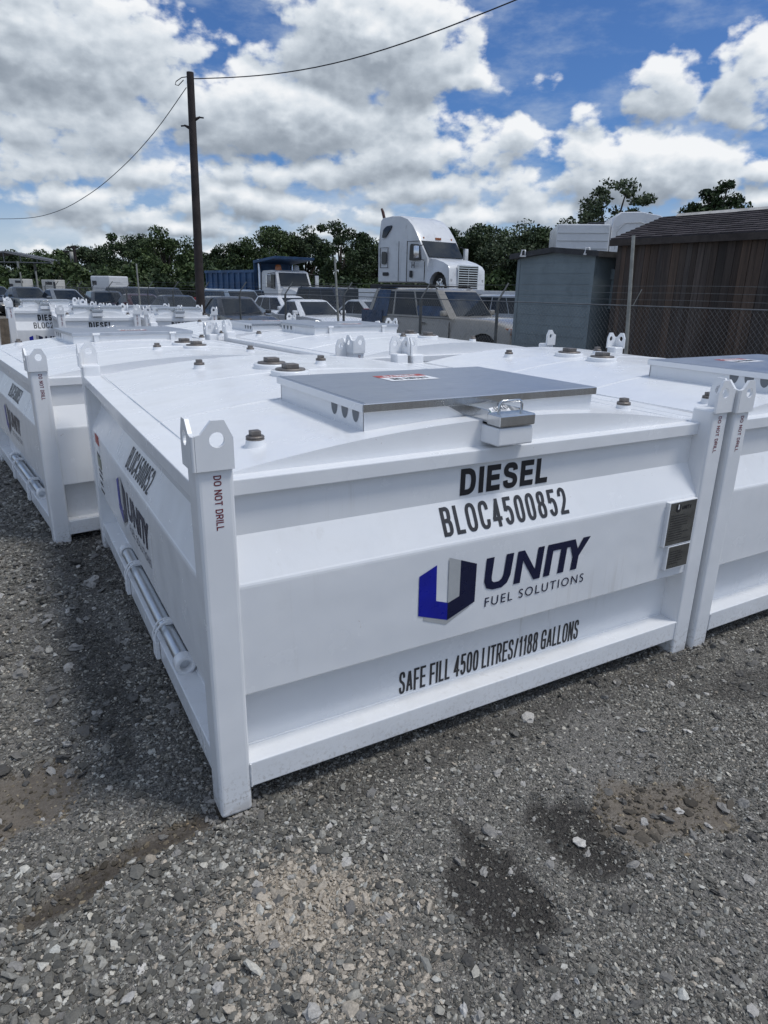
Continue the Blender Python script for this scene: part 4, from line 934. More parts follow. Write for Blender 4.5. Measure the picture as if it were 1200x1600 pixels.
def wheel(parent, x, y, r, w, rimm=None, name='wheel'):
    side = 1 if y > 0 else -1; mb = MB()
    mb.lathe([(r * .62, -w * .5), (r * .9, -w * .52), (r, -w * .36), (r, w * .36), (r * .9, w * .52), (r * .62, w * .5)], (x, y, r), TYRE, 24, 'y'); wh = smooth(mb.build(name, parent))
    mb = MB(); o = side * w * .42
    mb.lathe([(0, o * 1.02), (r * .16, o * 1.02), (r * .2, o * .8), (r * .56, o * .82), (r * .63, o * 1.12), (r * .63, o * .4)], (x, y, r), rimm or RIM, 24, 'y')
    for k in range(5):
        a = k * 2 * math.pi / 5; mb.obox((x + r * .4 * math.cos(a), y + o * .95, r + r * .4 * math.sin(a)), (r * .24 * math.cos(a), 0, r * .24 * math.sin(a)), (0, .012, 0), (-r * .06 * math.sin(a), 0, r * .06 * math.cos(a)), rimm or RIM)
    mb.build('rim', wh)
KIND = {  # length, width, height, belt, hood z, greenhouse base front/rear, roof front/rear, rear deck, wheel radius, side window splits
    'sedan': dict(L=4.75, W=1.82, H=1.46, belt=.94, nose=.70, cowl=.42, tail=-1.62, rf=-.28, rr=-1.02, deck=1.02, r=.33, win=((.03, .475), (.49, .93))),
    'coupe': dict(L=4.7, W=1.86, H=1.38, belt=.92, nose=.72, cowl=.30, tail=-1.75, rf=-.42, rr=-1.05, deck=1.0, r=.34, win=((.03, .66), (.68, .93))),
    'hatch': dict(L=4.3, W=1.78, H=1.52, belt=.95, nose=.72, cowl=.72, tail=-2.05, rf=.0, rr=-1.62, deck=.98, r=.32, win=((.03, .385), (.40, .68), (.70, .93))),
    'suv':   dict(L=4.75, W=1.90, H=1.74, belt=1.10, nose=.90, cowl=.62, tail=-2.28, rf=.02, rr=-1.95, deck=1.08, r=.37, win=((.03, .365), (.38, .67), (.69, .96))),
    'big':   dict(L=5.25, W=2.0, H=1.90, belt=1.18, nose=1.02, cowl=.72, tail=-2.56, rf=.14, rr=-2.28, deck=1.16, r=.40, win=((.03, .345), (.37, .655), (.68, .96)))}
def car(kind, colour, px, Z, turn, label, group='cars and suvs parked behind the fence', rack=False, tape=False, z=None, category='car', grey=None, dx=0):
    """turn = degrees by which its nose points from the photograph's right towards the viewer"""
    K = KIND[kind]; p = gfar(px, Z, z); root = empty({'big': 'parked_suv', 'suv': 'parked_suv'}.get(kind, 'parked_car'), p, HEAD - R(turn)); tag(root, label, category, group)
    L, W, H, belt, r = K['L'], K['W'], K['H'], K['belt'], K['r']; f, b_ = L / 2, -L / 2; xf, xr = f - .92, b_ + (1.0 if kind != 'big' else 1.22); paint = carpaint(*colour); ra = r + .07
    def arc(cx): return [(cx + ra * math.cos(a), r + ra * math.sin(a)) for a in [math.pi * i / 9 for i in range(-0, 10)]]
    sill = .22 if kind in ('sedan', 'coupe', 'hatch') else .32
    aF = [(x, max(zz, sill)) for x, zz in arc(xf)]; aR = [(x, max(zz, sill)) for x, zz in arc(xr)]
    out = [(f - .10, sill), *aF, *aR, (b_ + .10, sill), (b_ + .01, .48), (b_, .70), (b_ + .03, K['deck'] - .10), (b_ + .12, K['deck'])]
    if kind in ('sedan', 'coupe'): out += [(K['tail'] - .1, K['deck'] + .01)]
    out += [(K['tail'] + .2, belt + .02), (K['cowl'] - .1, belt + .0), (K['cowl'] + .05, belt + .02), (f - .75, (belt + K['nose']) / 2 + .07), (f - .28, K['nose'] + .02), (f - .08, K['nose'] - .08), (f, .52), (f - .02, .36)]
    hw = W / 2; mid = .62
    def sl(xs, zs, yy):
        return (yy, lambda x, z_, y: (x * (1 - (1 - xs) * (abs(x) / f) ** 3), y * (1 - .045 * max(0, (z_ - mid)) / .4), mid + (z_ - mid) * zs if z_ > mid else z_))
    ys = [sl(.945, .90, -hw), sl(.965, .965, -hw + .035), sl(.985, .99, -hw + .12), sl(.998, 1.01, -hw * .5), sl(1, 1.025, 0), sl(.998, 1.01, hw * .5), sl(.985, .99, hw - .12), sl(.965, .965, hw - .035), sl(.945, .90, hw)]
    mb = MB(); loft(mb, out, ys, paint); body = smooth(mb.build('body', root), 40)
    # cabin: base ring to roof ring
    def ring(xa, xb, h, z_, c=.12): return [(xa, -h + c, z_), (xa - c * 1.2, -h, z_), (xb + c * 1.2, -h, z_), (xb, -h + c, z_), (xb, h - c, z_), (xb + c * 1.2, h, z_), (xa - c * 1.2, h, z_), (xa, h - c, z_)]
    wb, wr = hw - .05, hw - (.24 if H < 1.6 else .17); base = ring(K['cowl'], K['tail'], wb, belt - .03); rf = ring(K['rf'], K['rr'], wr, H - .05, .10)
    r2 = ring(K['rf'] - .12, K['rr'] + .12, wr - .12, H - .008, .08); r3 = ring(K['rf'] - .4, K['rr'] + .35, wr - .4, H, .05)
    mb = MB(); n = 8; vs = base + rf + r2 + r3; fs = [(j * n + i, j * n + (i + 1) % n, (j + 1) * n + (i + 1) % n, (j + 1) * n + i) for j in range(3) for i in range(n)] + [tuple(range(3 * n, 4 * n))]
    b = bmesh.new(); bv = [b.verts.new(v) for v in vs]; [b.faces.new([bv[i] for i in q]) for q in fs]; bmesh.ops.recalc_face_normals(b, faces=b.faces[:]); mb.bm(b, paint, True); cab = smooth(mb.build('roof', root), 30)
    V = lambda t: Vector(t)
    def pane(name, A, B, C, D, u0, u1, v0, v1, m=GLASS):
        """A B lower edge, D C upper edge"""
        q = [];
        for u, v in ((u0, v0), (u1, v0), (u1, v1), (u0, v1)): q.append((A.lerp(B, u)).lerp(D.lerp(C, u), v))
        nrm = (q[1] - q[0]).cross(q[3] - q[0]).normalized(); k = MB(); k.add([x + nrm * .007 for x in q] + [x - nrm * .01 for x in q], [(0, 1, 2, 3), (4, 5, 1, 0), (5, 6, 2, 1), (6, 7, 3, 2), (7, 4, 0, 3)], m); return k.build(name, root)
    pane('windshield', V(base[7]).lerp(V(base[0]), 0), V(base[0]), V(rf[0]), V(rf[7]), .03, .97, .06, .93) if False else pane('windshield', V(base[0]), V(base[7]), V(rf[7]), V(rf[0]), .02, .98, .08, .94)
    pane('rear_window', V(base[4]), V(base[3]), V(rf[3]), V(rf[4]), .05, .95, .14, .90, TAPE if False else GLASS)
    for s_ in (-1, 1):
        A, B, C, D = (base[1], base[2], rf[2], rf[1]) if s_ < 0 else (base[6], base[5], rf[5], rf[6]); A, B, C, D = map(V, (A, B, C, D))
        if s_ < 0: A, B, C, D = B, A, D, C
        for i, (u0, u1) in enumerate(K['win']):
            a0, a1 = (1 - u1, 1 - u0) if s_ < 0 else (u0, u1); mtl = GLASS
            w_ = pane('window', A, B, C, D, a0, a1, .07, .93, mtl)
            if tape and s_ < 0 and i in (0, 2):
                tp = MB(); q = []
                u_ = (a0 + .14, a1 + .03) if i == 2 else (a0 - .01, a1); u_ = (a0 + .015, a0 + (a1 - a0) * .78) if i == 2 else u_; vv = (-.02, .98) if i == 2 else (.06, .42)
                for u, v in ((u_[0], vv[0]), (u_[1], vv[0]), (u_[1], vv[1]), (u_[0], vv[1])): q.append(A.lerp(B, u).lerp(D.lerp(C, u), v))
                nn = (q[1] - q[0]).cross(q[3] - q[0]).normalized(); tp.add([x + nn * .013 for x in q] + [x + nn * .008 for x in q], [(0, 1, 2, 3), (4, 5, 1, 0), (6, 7, 3, 2)], TAPE); tp.build('plastic_film', w_)
    # wheel wells, wheels
    mb = MB(); mb.box((b_ + .3, -hw + .10, sill + .02), (f - .3, hw - .10, belt - .2), ARCH); mb.build('wheel_well', root)
    for xx in (xf, xr):
        for s_ in (-1, 1): wheel(root, xx, s_ * (hw - .115), r, .22)
    # details
    for s_ in (-1, 1):
        hm = MB(); hm.obox((f - .17, s_ * (hw - .26), K['nose'] - .10), (.11, s_ * -.05, 0), (s_ * .05, .19, 0), (0, 0, .07), LAMP, .03)
        if kind == 'big': hm.obox((f - .24, s_ * (hw - .08), K['nose'] - .12), (.09, 0, 0), (0, .03, 0), (0, 0, .09), AMBER, .01)
        smooth(hm.build('headlight', root))
        tl = MB(); tl.obox((b_ + .09, s_ * (hw - .14), K['deck'] - (.16 if H < 1.6 else .05)), (.05, 0, 0), (0, .12, 0), (0, 0, .07 if H < 1.6 else .2), REDL, .02); tl.build('taillight', root)
        mm = MB(); mx = K['cowl'] - .25; mm.obox((mx, s_ * (hw + .09), belt + .10), (.05, 0, 0), (0, .10, 0), (0, 0, .07), paint if kind != 'big' else PAINT if False else paint, .03); mm.tube([(mx, s_ * (hw - .08), belt + .03), (mx, s_ * (hw + .04), belt + .08)], .02, PLASTIC, 6); smooth(mm.build('mirror', root))
        for wx in ((K['cowl'] - 1.02, K['cowl'] - 2.0) if kind != 'coupe' else (K['cowl'] - 1.3,)):
            hn = MB(); hn.tube([(wx + .09, s_ * (hw - .018), belt - .17), (wx + .07, s_ * (hw + .012), belt - .165), (wx - .07, s_ * (hw + .012), belt - .165), (wx - .09, s_ * (hw - .018), belt - .17)], .014, PLASTIC if kind != 'sedan' else paint, 6); hn.build('door_handle', root)
        sm = MB()
        for wx in ((K['cowl'] - .12, K['cowl'] - 1.12, K['cowl'] - 2.06) if kind != 'coupe' else (K['cowl'] - .1, K['cowl'] - 1.45)):
            sm.obox((wx, s_ * (hw - .012), (belt + sill) / 2), (.005, 0, 0), (0, .014, 0), (0, 0, (belt - sill) / 2 - .12), ARCH)
        sm.obox(((xf + xr) / 2, s_ * (hw - .004), sill + .10), ((xf - xr) / 2 - ra - .04, 0, 0), (0, .012, 0), (0, 0, .05), PLASTIC if kind in ('suv', 'big') else paint); sm.build('door_seam', root)
    gm = MB(); gm.obox((f - .045, 0, K['nose'] - .12), (.03, 0, 0), (0, hw * .45, 0), (0, 0, .07), PLASTIC if kind != 'big' else CHROME, .01); gm.obox((f - .01, 0, .44), (.03, 0, 0), (0, hw * .55, 0), (0, 0, .07), PLASTIC, .01); gm.build('grille', root)
    wp = MB(); base_c = V(base[0]).lerp(V(base[7]), .5)
    for yy in (-.45, .15): wp.tube([(K['cowl'] + .01, yy, belt + .03), (K['cowl'] - .10, yy + .5, belt + .10)], .009, BLACK, 5)
    wp.build('wiper', root)
    if rack or kind == 'big':
        for s_ in (-1, 1):
            rm = MB(); rm.tube([(K['rf'] - .15, s_ * (wr - .06), H - .04), (K['rf'] - .25, s_ * (wr - .06), H + .05), (K['rr'] + .3, s_ * (wr - .06), H + .05), (K['rr'] + .2, s_ * (wr - .06), H - .04)], .02, PLASTIC, 6); rm.build('roof_rail', root)
        for xx in (K['rf'] - .5, K['rr'] + .6):
            rm = MB(); rm.tube([(xx, -wr + .06, H + .05), (xx, wr - .06, H + .05)], .018, PLASTIC, 6); rm.build('roof_bar', root)
    if tape:
        tp = MB(); tp.obox(((K['rf'] + K['rr']) / 2 - .75, -wr + .22, H + .001), (.32, 0, 0), (0, .22, .0), (0, 0, .006), TAPE); tp.obox((K['tail'] + .35, -hw + .012, belt - .06), (.4, 0, 0), (0, .012, 0), (0, 0, .17), TAPE); tp.build('plastic_film', root)
    return root
WHITE = ('white', (.78, .79, .80)); SILVER = ('silver', (.36, .38, .40)); BLUEG = ('blue_grey', (.20, .25, .31)); BLK = ('black', (.012, .013, .016)); NAVYC = ('navy', (.012, .018, .032)); MAROON = ('maroon', (.050, .014, .018)); CHAR = ('charcoal', (.035, .037, .040)); GOLD = ('champagne', (.29, .27, .235)); GREYC = ('grey', (.16, .175, .19)); DARKC = ('dark_slate', (.022, .028, .036))
car('big', GOLD, 712, 19.0, 43, 'gold SUV with blue plastic film over its windows behind the fence', tape=True, category='suv')
car('suv', SILVER, 838, 24.5, 40, 'silver SUV half hidden by the gold SUV and the grey shed', category='suv')
car('sedan', WHITE, 495, 24.5, 52, 'white sedan with a dented hood, parked left of the gold SUV')
car('big', NAVYC, 540, 31.0, 40, 'dark navy SUV parked behind the white sedan', category='suv')
car('sedan', SILVER, 590, 27.0, 36, 'silver car between the white sedan and the gold SUV')
car('hatch', WHITE, 455, 29.5, 44, 'white car just behind the white sedan with the dented hood')
car('suv', BLUEG, 440, 37.0, 30, 'pale blue SUV with a roof rack in front of the dump truck', category='suv', rack=True)
car('hatch', CHAR, 368, 24.0, 56, 'black hatchback just right of the tall utility pole')
car('suv', BLUEG, 376, 31.0, 48, 'pale grey SUV behind the black hatchback beside the utility pole', category='suv')
car('suv', WHITE, 366, 40.0, 30, 'light SUV in front of the blue dump bed', category='suv')
car('sedan', DARKC, 283, 30.0, 48, 'dark sedan parked just left of the tall utility pole')
car('sedan', MAROON, 225, 32.0, 48, 'maroon sedan parked behind the thin pale pole')
car('suv', DARKC, 262, 38.5, 40, 'dark SUV standing behind the dark sedan and the maroon one', category='suv')
car('suv', CHAR, 212, 42.0, 36, 'charcoal SUV at the back behind the maroon sedan', category='suv')
car('hatch', CHAR, 166, 33.5, 58, 'charcoal hatchback below the white box trailer')
car('sedan', GREYC, 104, 36.0, 42, 'grey sedan below the second white cabin')
car('sedan', DARKC, 46, 36.0, 44, 'dark sedan at the far left below the white cabins')
car('sedan', BLK, -8, 37.5, 40, 'black car cut by the left edge of the picture')

WT = mat('truck_white_paint', (.62, .63, .64), .35, 0, .05, 1.6, 0, 60, ((.20, .19, .17), .45, 1.8), .5, .3)
def seg_outline_box(mb, out, hw, m, taper=None, n=6):
    ys = [(-hw, 0), (-hw + .06, 1), (-hw * .5, 1), (0, 1), (hw * .5, 1), (hw - .06, 1), (hw, 0)]
    def mk(full):
        def f(x, z, y):
            k = taper(x, z) if taper else 1.0
            c = (sum(p[0] for p in out) / len(out), sum(p[1] for p in out) / len(out))
            if not full: x = c[0] + (x - c[0]) * .975; z = c[1] + (z - c[1]) * .975
            return (x, y * k, z)
        return f
    loft(mb, out, [(y, mk(fu)) for y, fu in ys], m)
def build_semi():
    Z = 35.0; p = far(620, 442, Z); root = empty('semi_truck_cab', p, HEAD - R(52)); tag(root, 'white sleeper semi truck cab with chrome grille standing high on a flatbed', 'truck')
    hw = 1.22
    back = 0.0; A = 3.55                                  # rear of sleeper, foot of the windscreen
    def tp(x, z): return 1 - .11 * max(0, (z - 1.75) / 1.1) - .10 * max(0, (x - 2.2) / 1.4)
    mb = MB(); out = [(.02, 0), (0, 1.6), (.04, 2.78), (.14, 2.88), (.9, 2.93), (1.5, 2.90), (2.05, 2.74), (2.45, 2.46), (2.75, 2.12), (2.9, 1.93), (2.98, 1.80), (A, 1.02), (A + .02, .2), (A - .1, 0)]
    seg_outline_box(mb, out, hw, WT, tp); smooth(mb.build('cab_body', root), 38)
    mb = MB(); out = [(A - .05, .0), (A - .05, 1.04), (A + .4, 1.00), (A + .95, .86), (A + 1.28, .72), (A + 1.40, .55), (A + 1.46, -.34), (A + 1.35, -.34), (A + 1.27, .0)] + [(A + .74 + .53 * math.cos(a), -.06 + .53 * math.sin(a)) for a in [math.pi * i / 8 for i in range(9)]]
    def th(x, z): return (1.0 - .10 * max(0, x - A) / 1.9) * (1 - .16 * max(0, (z - .55) / .5))
    seg_outline_box(mb, out, hw - .04, WT, th); smooth(mb.build('hood', root), 38)
    # glass
    mb = MB()
    wl, wh = hw * tp(A, 1.1) - .07, hw * tp(3.0, 1.8) - .09
    q = [Vector((A + .012, -wl, 1.09)), Vector((A + .012, wl, 1.09)), Vector((3.0, wh, 1.77)), Vector((3.0, -wh, 1.77))]; nn = Vector((.8, 0, .6))
    mb.add([x + nn * .02 for x in q] + [x - nn * .03 for x in q], [(0, 1, 2, 3), (4, 5, 1, 0), (5, 6, 2, 1), (6, 7, 3, 2), (7, 4, 0, 3)], GLASS); ws = mb.build('windshield', root)
    mb = MB(); mb.box((A - .6, -.5, 1.0), (A - .3, -.1, 1.5), mat('pale_cloth', (.4, .4, .4), .9), .05); mb.build('seat', root)
    def sidepanel(name, pts, m, d=.014):
        for s_ in (-1, 1):
            mb = MB(); vs = []
            for x, z in pts: vs.append((x, s_ * (hw * tp(x, z) + d), z))
            for x, z in pts: vs.append((x, s_ * (hw * tp(x, z) - .02), z))
            k = len(pts); mb.add(vs, [tuple(range(k)) if s_ < 0 else tuple(range(k))[::-1]] + [(i, (i + 1) % k, k + (i + 1) % k, k + i) for i in range(k)], m); yield mb.build(name, root)
    def rnd(pts, n=3):
        out = []; k = len(pts)
        for i in range(k):
            a, b, c = Vector(pts[i - 1]), Vector(pts[i]), Vector(pts[(i + 1) % k]); ra = min(.1, (a - b).length * .35, (c - b).length * .35); p0 = b + (a - b).normalized() * ra; p1 = b + (c - b).normalized() * ra
            for j in range(n + 1): t = j / n; q = p0 * (1 - t) ** 2 + b * 2 * t * (1 - t) + p1 * t * t; out.append((q.x, q.y))
        return out
    list(sidepanel('door_window', rnd([(2.38, .95), (3.12, .95), (2.98, 1.62), (2.42, 1.66)]), GLASS))
    list(sidepanel('sleeper_window', rnd([(.32, .82), (.68, .82), (.68, 1.38), (.32, 1.38)]), GLASS))
    list(sidepanel('roof_window', rnd([(.28, 1.98), (.55, 2.02), (.95, 2.42), (.95, 2.52), (.55, 2.50), (.32, 2.36)]), GLASS))
    for pts, nm in (([(2.20, .05), (2.22, .05), (2.22, 1.78), (2.20, 1.78)], 'door_seam'), ([(2.22, 1.75), (3.0, 1.75), (3.0, 1.77), (2.22, 1.77)], 'door_seam'), ([(3.34, .1), (3.36, .1), (3.36, .9), (3.34, .9)], 'door_seam'), ([(.2, .66), (.8, .66), (.8, .675), (.2, .675)], 'panel_seam'), ([(.2, 1.55), (.8, 1.55), (.8, 1.565), (.2, 1.565)], 'panel_seam'), ([(.2, .66), (.215, .66), (.215, 1.56), (.2, 1.56)], 'panel_seam'), ([(.79, .66), (.805, .66), (.805, 1.56), (.79, 1.56)], 'panel_seam'), ([(1.6, .05), (1.61, .05), (1.61, 1.8), (1.6, 1.8)], 'panel_seam')): list(sidepanel(nm, pts, ARCH, .006))
    for o in sidepanel('fuel_hatch', rnd([(.42, .30), (.85, .30), (.85, .46), (.42, .46)]), PLASTIC, .01): pass
    for o in sidepanel('door_handle', rnd([(2.42, .22), (2.58, .22), (2.58, .52), (2.42, .52)]), BLACK, .016): pass
    mb = MB(); mb.M = Matrix(((1, 0, 0, 0), (0, 1, 0, -hw - .016), (0, 0, 1, 0), (0, 0, 0, 1)))
    for a, b, c, d in ((2.58, .62, 2.64, .88), (2.74, .62, 2.80, .88), (2.63, .73, 2.75, .77)): mb.add([(a, 0, b), (c, 0, b), (c, 0, d), (a, 0, d)], [(0, 1, 2, 3)], BLACK)
    for zz in (.80, .74, .68): mb.add([(2.86, 0, zz), (3.12, 0, zz), (3.12, 0, zz + .02), (2.86, 0, zz + .02)], [(0, 1, 2, 3)], GREYV)
    mb.build('door_lettering', root)
    for yy in (-.85, -.12, 0, .12, .85):
        mb = MB(); mb.obox((2.95 - .08 * abs(yy), yy, 1.90), (.06, 0, 0), (0, .03, 0), (0, 0, .05), AMBER, .01); mb.build('marker_lamp', root)
    mb = MB(); mb.tube([(.12, -.95, 2.9), (.08, -1.0, 3.15), (-.02, -1.0, 3.3)], [.07, .07, .05], mat('rusty_stack', (.08, .04, .035), .7, .3, .3), 10); mb.build('exhaust_stack', root)
    # grille, bumper, lamps
    gx = A + 1.45; mb = MB(); mb.obox((gx - .03, 0, .18), (.04, 0, -.008), (0, .58, 0), (.01, 0, .50), ARCH); gr = mb.build('grille', root)
    mb = MB()
    for i in range(10): mb.obox((gx + .022 - .002 * i, 0, -.26 + .098 * i), (.018, 0, 0), (0, .57, 0), (0, 0, .017), CHROME)
    mb.obox((gx - .03, 0, .71), (.05, 0, 0), (0, .60, 0), (0, 0, .03), CHROME, .01)
    for s_ in (-1, 1): mb.obox((gx - .005, s_ * .60, .20), (.04, 0, 0), (0, .025, 0), (0, 0, .50), CHROME, .01)
    mb.obox((gx + .025, 0, .2), (.015, 0, 0), (0, .012, 0), (0, 0, .44), CHROME); mb.build('grille_bars', gr)
    mb = MB(); mb.tube([(A + 1.08, -1.12, -.38), (A + 1.42, -.98, -.40), (A + 1.56, -.5, -.42), (A + 1.58, 0, -.42), (A + 1.56, .5, -.42), (A + 1.42, .98, -.40), (A + 1.08, 1.12, -.38)], .11, WT, 8); mb.tube([(A + 1.46, -1.0, -.28), (A + 1.66, -.5, -.29), (A + 1.67, .5, -.29), (A + 1.46, 1.0, -.28)], .025, CHROME, 8); mb.build('bumper', root)
    for s_ in (-1, 1):
        mb = MB(); mb.obox((A + 1.24, s_ * .90, .06), (.16, s_ * -.06, -.02), (s_ * .05, .16, 0), (.02, 0, .14), LAMP, .05); mb.obox((A + 1.18, s_ * .96, .06), (.17, s_ * -.06, -.02), (s_ * .05, .13, 0), (.02, 0, .165), PLASTIC, .04); smooth(mb.build('headlight', root))
        mb = MB(); mb.obox((A - .32, s_ * 1.52, 1.28), (.07, 0, 0), (0, .11, 0), (0, 0, .26), CHROME if s_ < 0 else WT, .03); mb.tube([(A - .25, s_ * 1.12, .95), (A - .28, s_ * 1.5, 1.02), (A - .3, s_ * 1.52, 1.5), (A - .3, s_ * 1.12, 1.6)], .02, BLACK, 6); smooth(mb.build('mirror', root))
        wheel(root, A + .74, s_ * .86, .50, .28, CHROME)
    for o in list(root.children):
        if o.name.startswith('wheel'): o.location.z = -.62
    mb = MB(); mb.box((-1.6, -.45, -.30), (A + 1.2, .45, -.08), PLASTIC); mb.build('chassis', root)
    # flatbed it stands on
    q = far(560, 446, 28.5); q.z = ground_z(q.x, q.y); rt = empty('flatbed_trailer', q, HEAD - R(14)); tag(rt, 'long flatbed trailer with a white side rail carrying the semi truck cab', 'trailer'); zt = 1.86
    mb = MB(); mb.box((0, -.0, zt - .14), (9.5, .10, zt), WT, .01); mb.box((0, .1, zt - .12), (9.5, 2.5, zt - .04), mat('deck_timber', (.10, .085, .07), .85, 0, .3, 4)); mb.build('deck', rt)
    mb = MB(); mb.box((0, .02, zt - .55), (1.1, .12, zt - .16), WT, .01); mb.box((.0, .5, zt - .6), (9.2, .7, zt - .16), PLASTIC); mb.box((.0, 1.8, zt - .6), (9.2, 2.0, zt - .16), PLASTIC); mb.build('frame_beam', rt)
    for xx in (1.5, 2.7, 7.2): 
        for yy in (.35, 2.2): wheel(rt, xx, yy, .48, .28)
    for xx in (4.5,): mb = MB(); mb.box((xx, .4, 0), (xx + .15, .55, zt - .4), PLASTIC); mb.build('landing_leg', rt)
build_semi()
def build_dump():
    Z = 37.0; p = gfar(444, Z); root = empty('dump_truck', p, HEAD - R(48)); tag(root, 'white dump truck with a blue ribbed bed parked behind the cars', 'truck')
    BL = mat('faded_blue_steel', (.045, .10, .20), .55, .2, .2, 2, 0, 60, ((.09, .07, .06), .5, 3)); hw = 1.2
    mb = MB(); mb.box((-6.3, -hw, 1.25), (-.95, hw, 1.33), BL); mb.box((-6.3, -hw, 1.3), (-.95, -hw + .06, 2.62), BL); mb.box((-6.3, hw - .06, 1.3), (-.95, hw, 2.62), BL); mb.box((-1.0, -hw, 1.3), (-.95, hw, 3.1), BL); mb.box((-6.32, -hw, 1.3), (-6.26, hw, 2.5), BL)
    mb.box((-6.35, -hw - .06, 2.56), (-.9, -hw + .02, 2.70), BL, .01); mb.box((-6.35, hw - .02, 2.56), (-.9, hw + .06, 2.70), BL, .01)
    for i in range(9): xx = -6.2 + i * .62; mb.box((xx, -hw - .07, 1.3), (xx + .11, -hw, 2.58), BL); mb.box((xx, hw, 1.3), (xx + .11, hw + .07, 2.58), BL)
    mb.prism([(-1.0, 3.02), (1.05, 3.22), (1.1, 3.34), (-1.0, 3.16)], 'y', -hw - .02, hw + .02, BL, .01); mb.build('dump_bed', root)
    mb = MB(); out = [(-.55, 1.0), (-.55, 2.55), (-.45, 2.68), (.55, 2.70), (.78, 2.62), (1.05, 1.85), (1.05, 1.0)]; seg_outline_box(mb, out, 1.05, WT, lambda x, z: 1 - .06 * max(0, (z - 1.8))); smooth(mb.build('cab_body', root), 38)
    mb = MB(); out = [(1.0, .85), (1.0, 1.86), (1.9, 1.78), (2.65, 1.62), (2.78, 1.45), (2.78, .75), (2.6, .72), (2.5, .86)] + [(1.9 + .6 * math.cos(a), .72 + .6 * math.sin(a)) for a in [math.pi * i / 8 for i in range(9)]]; seg_outline_box(mb, out, 1.08, WT, lambda x, z: 1 - .28 * max(0, (z - 1.25) / .6)); smooth(mb.build('hood', root), 38)
    mb = MB(); q = [Vector((1.07, -.88, 1.93)), Vector((1.07, .88, 1.93)), Vector((.82, .84, 2.56)), Vector((.82, -.84, 2.56))]; mb.add([x + Vector((.03, 0, .01)) for x in q] + [x - Vector((.03, 0, .01)) for x in q], [(0, 1, 2, 3), (4, 5, 1, 0), (5, 6, 2, 1), (6, 7, 3, 2), (7, 4, 0, 3)], GLASS); mb.build('windshield', root)
    for s_ in (-1, 1):
        mb = MB(); y = s_ * 1.05; mb.box((.12, min(y - .03, y + .012), 1.85), (.75, max(y - .03, y + .012), 2.48), GLASS); mb.build('door_window', root)
        mb = MB(); mb.obox((.85, s_ * 1.5, 2.15), (.05, 0, 0), (0, .12, 0), (0, 0, .32), CHROME, .02); mb.tube([(.7, s_ * 1.0, 1.8), (.85, s_ * 1.5, 1.85), (.85, s_ * 1.5, 2.5), (.7, s_ * 1.0, 2.55)], .022, BLACK, 6); mb.build('mirror', root)
        mb = MB(); mb.lathe([(0, .12), (.09, .10), (.11, 0), (.05, -.1)], (2.66, s_ * .78, 1.32), LAMP, 16, 'x'); smooth(mb.build('headlight', root))
        mb = MB(); mb.lathe([(0, .28), (.12, .25), (.17, .12), (.17, 0)], (.35, s_ * .55, 2.70), AMBER if s_ < 0 else LAMP, 12); smooth(mb.build('roof_beacon', root))
        mb = MB(); mb.tube([(-.75, s_ * 1.0, 1.0), (-.75, s_ * 1.0, 3.0), (-.85, s_ * 1.0, 3.2)], .08, CHROME, 10); mb.build('exhaust_stack', root)
        wheel(root, 1.9, s_ * .95, .52, .3)
        for xx in (-4.6, -3.3): wheel(root, xx, s_ * .9, .52, .5)
    mb = MB(); mb.obox((2.79, 0, 1.12), (.03, 0, 0), (0, .5, 0), (0, 0, .36), ARCH); mb.obox((2.8, 0, 1.5), (.04, 0, 0), (0, .54, 0), (0, 0, .03), CHROME); mb.build('grille', root)
    mb = MB(); mb.lathe([(0, .03), (.13, .02), (.13, 0)], (2.45, -.55, 1.73), BLACK, 16); mb.build('hood_mirror', root)
    mb = MB(); mb.obox((2.9, 0, .62), (.07, 0, 0), (0, 1.15, 0), (0, 0, .17), CHROME, .03); mb.build('bumper', root)
    mb = MB(); mb.box((-6.0, -.4, .75), (2.6, .4, 1.05), PLASTIC); mb.build('chassis', root)
build_dump()
